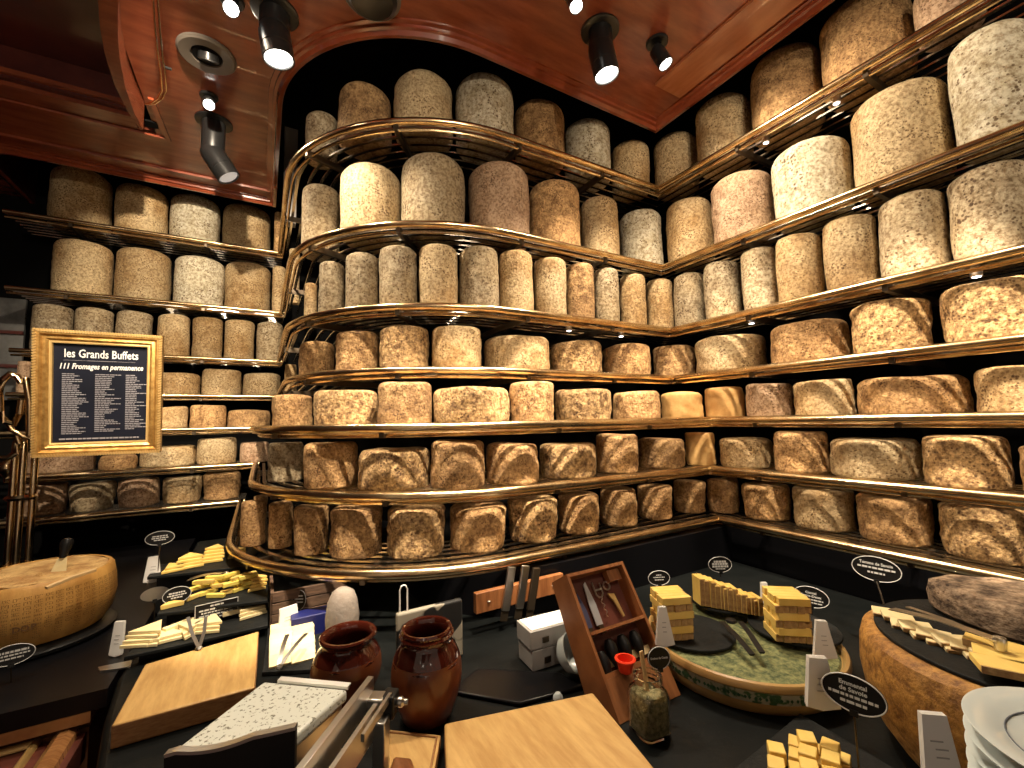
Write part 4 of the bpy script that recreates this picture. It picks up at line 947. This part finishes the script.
def disc(c, r, z, label, sx=1, sy=1, rot=0):
    pts = []
    for i in range(60):
        a = 2*PI*i/60; x = r*sx*math.cos(a); y = r*sy*math.sin(a)
        pts.append((c[0]+x*math.cos(rot)-y*math.sin(rot), c[1]+x*math.sin(rot)+y*math.cos(rot)))
    return tag(MB().prism(pts, z, z+.007).build('slate_disc', 'slate', loc=(c[0], c[1], z), bevel=.002), label, 'slate')
s1c = at_z(692, 630, hz+.007); disc(s1c, .105, hz, 'black slate disc on left side of the patterned dish')
s2c = at_z(790, 628, hz+.007); s2c = s2c+V((.005, -.005, 0)); disc(s2c, .108, hz+.0075, 'black slate disc on right side of the patterned dish')
s3c = at_z(727, 603, hz+.02); disc(s3c+V((.01, .02, 0)), .095, hz+.016, 'black slate disc at back of the patterned dish')
def crustpile(u, v, z, n, d, rz, label, group):
    p = at_z(u, v, z)
    for k in range(n):
        for s_ in range(5):
            ww = d[0]/5; x = (s_-2)*ww; rr_ = rz+(PI/2 if k % 2 else 0); c, s = math.cos(rr_), math.sin(rr_); j = random.uniform(-.004, .004)
            yy = random.uniform(-.003, .003)
            o = piece((p.x+c*x-s*yy, p.y+s*x+c*yy, z+.001+k*(d[2]+.0003)), (ww*.97, d[1]+j, d[2]), rr_, 'yellow', label, group, name='cheese_stick', crust='crustslice', bev=.001)
crustpile(672, 634, hz+.008, 6, (.082, .075, .0175), R_(-24), 'crusted cheese stick in tall square stack on left slate disc', 'sticks in the left stack')
crustpile(788, 636, hz+.0155, 6, (.085, .075, .0175), R_(-38), 'crusted cheese stick in tall square stack on right slate disc', 'sticks in the right stack')
random.seed(5)
for j in range(18):
    k = j/17; p = at_z(699+k*57, 603+k*10, hz+.024)
    piece((p.x, p.y, hz+.025), (.013, .045, .075-.03*k+random.uniform(-.006, .006)), R_(-30)+random.uniform(-.2, .2), 'yellow', 'upright crusted cheese stick in the row on back slate disc', 'cheese sticks standing on the back slate', name='cheese_stick', crust='crustslice', bev=.001)
t = thing('serving_tongs', at_z(735, 620, hz+.03), 'black tongs lying across the green herbs between two slate discs', 'tongs')
for du in (0, 1):
    a = at_z(722+du*18, 622, hz+.034); b = at_z(752+du*10, 655-du*2, hz+.022)
    MB().sweep([(-.0045, -.002), (.0045, -.002), (.0075, .002), (-.0075, .002)], [a, a.lerp(b, .5)+V((0, 0, .004)), b]).build('arm', 'plastic', t)
MB().lathe([(.012, -.003), (.014, 0), (.012, .004), (0, .005)], at_z(731, 621, hz+.034), 16).build('joint', 'plastic', t)
def wsign(u, v, dist, w, h, phi, lines, label, base_uv=None, bz=None, **kw):
    d = ray(u, v); p = CAM+d*(dist/math.hypot(d.x, d.y))
    st_ = (p.x, p.y, bz if bz else TZ) if base_uv is None else at_z(*base_uv, bz)
    return oval_sign(p, w, h, phi, lines, label, stem=st_, **kw)
wsign(720, 564.5, 1.72, .083, .052, R_(-30), [('', .18, .12, .5), ('', .04, .12, .66), ('', -.12, .12, .66), ('', -.27, .07, .4)], 'brightly lit oval sign in the corner behind the row of cheese sticks', bz=hz+.02)
wsign(659, 578, 1.62, .078, .048, R_(-25), [('', .2, .06, .25), ('', .05, .06, .5), ('', -.12, .05, .4)], 'faint black oval sign behind left stack of crusted cheese')
wsign(811, 597, 1.60, .092, .058, R_(-75), [('Cantal', .2, .15, .3), ('Entre-Deux', .04, .15, .55), ('', -.12, .06, .66), ('', -.26, .05, .6)], 'black oval sign right of the right hand cheese stack', base_uv=None)
def wcards(u, v, dist, hgt, w0, w1, phi, label, **kw):
    d = ray(u, v); p = CAM+d*(dist/math.hypot(d.x, d.y)); return cards(p, hgt, w0, w1, phi, label, **kw)
wcards(663, 625, 1.15, .085, .018, .045, R_(-30), 'white card stack left of the left cheese stack', lean=.05)
wcards(764, 592, 1.62, .06, .018, .03, R_(-30), 'white card stack seen behind the right cheese stack', lean=.1)
wcards(822, 638, 1.16, .072, .020, .045, R_(-40), 'upper of two white card stacks right of the patterned dish', lean=-.3)
wcards(818, 680, 1.02, .085, .030, .055, R_(-40), 'lower larger of two white card stacks right of the patterned dish', lean=-.3, n=6)
# --- slate and cubes at the bottom ------------------------------------------------------------
q4 = Z2([(728, 772), (800, 712), (900, 770), (860, 830), (760, 830)], TZ+.02)
slab(q4, TZ+.001, TZ+.018, 'slate_board', 'slate', 'square black slate board at bottom right carrying yellow cheese cubes', 'slate', bevel=.002)
random.seed(21)
q0 = at_z(822, 782, TZ+.03); cnt = 0
for l, rad in ((0, .108), (1, .062)):
    for ix in range(-3, 4):
        for iy in range(-3, 4):
            x, y = (ix+(.5 if l % 2 else 0))*.037, (iy+(.5 if l % 2 else 0))*.033
            if math.hypot(x, y*1.25) > rad: continue
            a_ = random.uniform(-.22, .22)+.5; ca, sa = math.cos(.5), math.sin(.5)
            piece((q0.x+x*ca-y*sa, q0.y+x*sa+y*ca, TZ+.0185+l*.0245), (.031+random.uniform(-.002, .002), .027, .022+random.uniform(-.003, .0015)), a_, 'yellow', 'yellow cheese cube heaped on the slate at bottom right', 'cheese cubes on the bottom right slate', rx=random.uniform(-.05, .05) if l else 0, name='cheese_cube', bev=.002)
# --- big wheel with slate top -------------------------------------------------------------------
wc = V((1.205, .262)); wr = .236; wz = 1.115
hh = wz-TZ
t = tag(MB().lathe([(0, 0), (wr*.7, 0), (wr*.80, .006), (wr*.92, hh*.22), (wr*.985, hh*.45), (wr*1.01, hh*.65), (wr*1.0, hh*.85), (wr*.975, hh*.95), (wr*.93, hh*.99), (wr*.90, hh), (0, hh)], (wc.x, wc.y, TZ+.001), 90, fn=lambda p, a: p+V((noise.noise(p*6)*.004, noise.noise(p*6+V((5, 5, 5)))*.004, 0)) if .01 < p.z < hh*.98 else p).build('large_round_cheese', 'comte', loc=(wc.x, wc.y, TZ+.001)), 'huge golden-brown cheese wheel at right serving as a table', 'cheese')
pts = [(wc.x+wr*.885*math.cos(2*PI*i/70), wc.y+wr*.885*math.sin(2*PI*i/70)) for i in range(70)]
tag(MB().prism(pts, wz+.002, wz+.009).build('slate_disc', 'slate', loc=(wc.x, wc.y, wz+.002), bevel=.002), 'black slate disc covering the top of the huge cheese wheel', 'slate')
tz2 = wz+.0105
random.seed(9)
sl = [(883, 617), (893, 623), (903, 629), (912, 634), (921, 638), (930, 642), (939, 645), (948, 648), (957, 652), (966, 655), (976, 658), (988, 664), (1000, 668)]
for i, (u, v) in enumerate(sl):
    p = at_z(u+4, v-5, tz2+.006)
    piece((p.x, p.y, tz2+.0005+(i % 2)*.006), (.050, .026, .008), R_(-60)+random.uniform(-.3, .3), 'pale', 'thin pale cheese slice in overlapping row on the slate topped wheel', 'cheese slices on the huge wheel', rx=.25, crust='crustslice')
for i, (u, v) in enumerate([(1006, 650), (1016, 662), (1020, 672)]):
    p = at_z(u, v, tz2+.02); piece((p.x, p.y, tz2+.016), (.10, .045, .012), R_(-85)+.2*i, 'yellow', 'long flat cheese slab beside the steel tongs on huge wheel', 'slabs right on the huge wheel', crust='crustslice')
a = at_z(892, 609, tz2+.03); b = at_z(1000, 641, tz2+.045)
t = thing('serving_tongs', a, 'shiny steel serving tongs lying over cheese slices on the huge wheel', 'tongs')
MB().sweep([(-.009, -.001), (.009, -.001), (.010, .0012), (-.010, .0012)], [a, a.lerp(b, .5)+V((0, 0, .006)), b]).build('upper_arm', 'steel', t)
a2 = at_z(908, 607, tz2+.02); b2 = at_z(1000, 643, tz2+.03)
MB().sweep([(-.005, -.001), (.005, -.001), (.006, .001), (-.006, .001)], [a2, a2.lerp(b2, .5)+V((0, 0, .004)), b2]).build('lower_arm', 'steel', t)
MB().lathe([(.007, -.014), (.009, 0), (.008, .006), (0, .008)], b, 14).build('joint', 'steel', t)
# crusty half wheel standing behind
r0 = .178; prof = [(r0*.90, 0), (r0*.99, .010), (r0, .035), (r0*.97, .055), (r0*.88, .064), (0, .066)]
tag(MB().lathe([(0, 0)]+prof, (1.305, .240, tz2), 60, fn=lambda p, a_: V((p.x*.62, p.y, p.z))+V((noise.noise(p*25)*.005, noise.noise(p*22)*.005, noise.noise(p*20)*.003 if p.z > .02 else 0))).build('crusty_cheese', 'darkcrust', loc=(1.305, .240, tz2)), 'dark crusty brown cheese behind the slices on the right', 'cheese')
wsign(876, 569, 1.60, .112, .066, R_(-82), [('Tomme de Savoie', .2, .17, .66), ('', .03, .07, .74), ('', -.16, .07, .34)], 'black oval sign standing at the left rim of the huge wheel', bz=wz+.011, base_uv=(884, 604))
wsign(853, 694, .985, .093, .060, R_(-78), [('Emmental', .24, .16, .42), ('de Savoie', .08, .16, .42), ('', -.08, .07, .76), ('', -.24, .07, .4)], 'black oval sign left of the huge golden wheel at lower right')
wcards(935, 744, .80, .075, .028, .042, R_(-40), 'tall white card stack in front of the huge golden wheel', lean=.02)
p = at_z(925, 790, TZ+.06)
piece((p.x, p.y, TZ+.03), (.06, .05, .03), .5, 'brightyellow', 'bright yellow cheese wedge cut off by bottom edge, front of huge wheel', None, wedge=1, name='cheese_wedge')
tag(MB().box((p.x, p.y, TZ+.015), (.09, .08, .028), rz=.3).build('small_slate_block', 'slate', loc=(p.x, p.y, TZ+.001)), 'small black slate block under the yellow wedge at bottom edge', 'slate')
# --- plates -------------------------------------------------------------------------------------
pcn = V((.853, .118)); prr = .127; top = 1.16
plate0 = None
np_ = 13; dz = (top-.022-TZ-.001)/(np_-1)
for i in range(np_):
    z = TZ+.001+i*dz
    lab = 'white dinner plate with thin grey line, topmost of the stack' if i == np_-1 else 'white dinner plate stacked under the topmost plate at right'
    if plate0 is None:
        plate0 = MB().lathe([(0, 0), (prr*.55, 0), (prr*.6, .003), (prr*.74, .010), (prr*.99, .0195), (prr, .0215), (prr*.985, .022), (prr*.74, .0135), (prr*.66, .008), (0, .007)], (0, 0, 0), 72).build('dinner_plate', 'porcelain')
        ln0 = MB().tube([(prr*.70*math.cos(2*PI*k/60), prr*.70*math.sin(2*PI*k/60), .0112) for k in range(60)], .0009, 5, closed=True).build('grey_line', 'plateline', plate0); ln0.matrix_parent_inverse = Matrix()
        pl = plate0
    else:
        pl = plate0.copy(); COL.objects.link(pl); l2 = ln0.copy(); COL.objects.link(l2); l2.parent = pl
    pl.location = (pcn.x, pcn.y, z); tag(pl, lab, 'plate', 'stack of dinner plates')
# --- framed menu ------------------------------------------------------------------------------
yT, yB = 2.55, 2.62
c4 = [at_y(31, 327, yT), at_y(163, 336, yT), at_y(163, 452, yB), at_y(36, 457, yB)]
xl = (c4[0].x+c4[3].x)/2; xr = (c4[1].x+c4[2].x)/2; zT = (c4[0].z+c4[1].z)/2; zB = (c4[2].z+c4[3].z)/2
cen = V(((xl+xr)/2, (yT+yB)/2, (zT+zB)/2)); upv = V((0, yT-yB, zT-zB)); FW, FH = xr-xl, upv.length
Q = frameM(cen, (1, 0, 0), upv)
t = thing('framed_menu', cen, 'gilt framed black board listing cheeses in white, in front of left shelves', 'menu board')
mb = MB(); mb.M = Q; mb.box((0, 0, -.004), (FW*.9, FH*.9, .008)); mb.build('black_panel', 'board', t, smooth=False)
fwid = .062*FW/.55+.02
fwid = FW*.125
rect = lambda k: [(-FW/2+k, -FH/2+k, 0), (FW/2-k, -FH/2+k, 0), (FW/2-k, FH/2-k, 0), (-FW/2+k, FH/2-k, 0)]
def frame_sweep(k0, prof, name, m):
    mb = MB(); mb.M = Q
    mb.sweep([(a-0, b) for a, b in prof], rect(k0), closed=True); return mb.build(name, m, t)
f = fwid
frame_sweep(f*.5, [(-f*.42, 0), (-f*.42, .012), (-f*.25, .020), (-f*.05, .016), (f*.1, .026), (f*.42, .026), (f*.46, .02), (f*.46, -.012), (-f*.42, -.012)], 'frame_moulding', 'gilt')
frame_sweep(f*1.0, [(-f*.10, 0), (-f*.08, .012), (0, .014), (f*.12, .012), (f*.12, 0)], 'inner_slip', 'giltplain')
mb = MB(); mb.M = Q     # beaded ornament on the outer edge
nn_ = 46
for s_ in range(nn_):
    for (ax, kx) in ((0, 1), (1, 1), (0, -1), (1, -1)):
        tt = (s_+.5)/nn_-.5
        x = tt*FW*.98 if ax == 0 else kx*(FW/2-.008); y = kx*(FH/2-.008) if ax == 0 else tt*FH*.98
        mb.box((x, y, .026), (.006, .013, .008) if ax == 0 else (.013, .006, .008), rz=.5 if ax == 0 else .4)
mb.build('beaded_edge', 'giltplain', t, smooth=False)
iw, ih = FW-2*f, FH-2*f
mb = MB(); mb.M = Q
text_mb(mb, 'les Grands Buffets', ih*.115, Matrix.Translation((0, ih*.39, .0008)), bold=.0006, width=iw*.76)
text_mb(mb, '111 Fromages en permanence', ih*.075, Matrix.Translation((0, ih*.265, .0008)), shear=.25, bold=.0008, width=iw*.86)
mb.build('heading_lettering', 'signwhite', t, smooth=False)
mb = MB(); mb.M = Q
mb.box((-iw*.02, ih*.325, .001), (iw*.74, .0012, .0006)); mb.box((0, ih*.325, .0012), (iw*.3, .0022, .0006))
random.seed(3)
for cI, cx in enumerate((-.40, -.07, .25)):
    for r_ in range(33 - cI):
        yy = ih*(.19-.0185*r_); xx = cx*iw; ln_ = random.choice([.1, .12, .15, .17, .2, .24, .27])*iw; e_ = xx+ln_
        while xx < e_:
            l_ = min(random.uniform(.02, .06)*iw, e_-xx); mb.box((xx+l_/2, yy, .001), (l_, ih*.0085, .0006)); xx += l_+.006*iw
xx = -.42*iw
while xx < .40*iw:
    l_ = random.uniform(.02, .08)*iw; mb.box((xx+l_/2, -ih*.455, .001), (l_, ih*.014, .0006)); xx += l_+.008*iw
mb.build('small_print', 'signgrey', t, smooth=False)
# brass column, scroll bracket
cb = at_z(20, 560, TZ); cyy = 2.95
px = at_y(19, 520, cyy).x
t = thing('brass_column', (px, cyy, TZ), 'fluted brass column at the far left under the lowest shelf', 'column')
ztop = at_y(24, 437, 2.68).z-.02
for j, dx in enumerate((-.034, 0, .034)): MB().lathe([(.014, 0), (.014, ztop-TZ-.02), (.010, ztop-TZ)], (px+dx, cyy+.02*abs(j-1), TZ+.001), 16).build('tube', 'brass', t)
MB().lathe([(.07, 0), (.07, .015), (.055, .03)], (px, cyy+.01, TZ+.001), 30).build('base', 'brass', t)
MB().lathe([(.05, 0), (.06, .012), (.05, .024)], (px, cyy+.01, at_y(20, 500, cyy).z), 30).build('collar', 'brass', t)
yb2 = 2.68
t = thing('scroll_bracket', at_y(20, 400, yb2), 'curled polished brass bracket holding the framed menu at far left', 'bracket')
def scr(pts, r): MB().tube([at_y(u, v, yb2) for u, v in pts], r, 10).build('scroll', 'brass', t)
scr([(22, 383), (17, 376), (10, 374), (3, 380), (-1, 395), (0, 412), (6, 422), (14, 424), (20, 414), (22, 400)], .013)
scr([(34, 439), (24, 437), (12, 430), (8, 422)], .010)
scr([(17, 436), (20, 444), (16, 453), (8, 458), (-4, 458)], .012)
scr([(26, 378), (30, 400), (30, 436)], .014)
MB().tube([at_y(24, 437, yb2), at_y(24, 437, yb2)+V((0, .12, 0)), V((px+.034, cyy, at_y(24, 437, yb2).z-.02))], .011, 10).build('arm', 'brass', t)
MB().box(at_y(33, 437, yb2+.02), (.05, .04, .02)).build('fixing_plate', 'brass', t)
# dim window with pale panes at the far left
yw = 3.80
a = at_y(-40, 400, yw); b = at_y(27, 300, yw)
t = MB().box(((a.x+b.x)/2, yw, (a.z+b.z)/2), (b.x-a.x, .02, abs(b.z-a.z))).build('window_1', 'foggy'); t['kind'] = 'structure'
for zz in (.33, .66): MB().box(((a.x+b.x)/2, yw-.02, a.z+(b.z-a.z)*zz), (b.x-a.x, .02, .02)).build('glazing_bar', 'darkwood', t)

# ------------------------------------------------------------------ world & view
w = bpy.data.worlds.new('world'); SC.world = w; w.use_nodes = True
wn = w.node_tree; bg = wn.nodes['Background']      # warm fill for the unseen restaurant, bright spots added for brass highlights
tcw = wn.nodes.new('ShaderNodeTexCoord'); vo = wn.nodes.new('ShaderNodeTexVoronoi'); vo.inputs['Scale'].default_value = 5.5
wn.links.new(tcw.outputs['Generated'], vo.inputs['Vector'])
rw = wn.nodes.new('ShaderNodeValToRGB'); wn.links.new(vo.outputs['Distance'], rw.inputs[0])
rw.color_ramp.elements[0].position = .12; rw.color_ramp.elements[1].position = .17
rw.color_ramp.elements[0].color = (1, .86, .68, 1); rw.color_ramp.elements[1].color = (.044, .033, .024, 1)
wn.links.new(rw.outputs[0], bg.inputs[0]); bg.inputs[1].default_value = 5.5
SC.view_settings.view_transform = 'Standard'; SC.view_settings.look = 'None'; SC.view_settings.gamma = 1
SC.view_settings.use_curve_mapping = False; SC.view_settings.exposure = 0.1
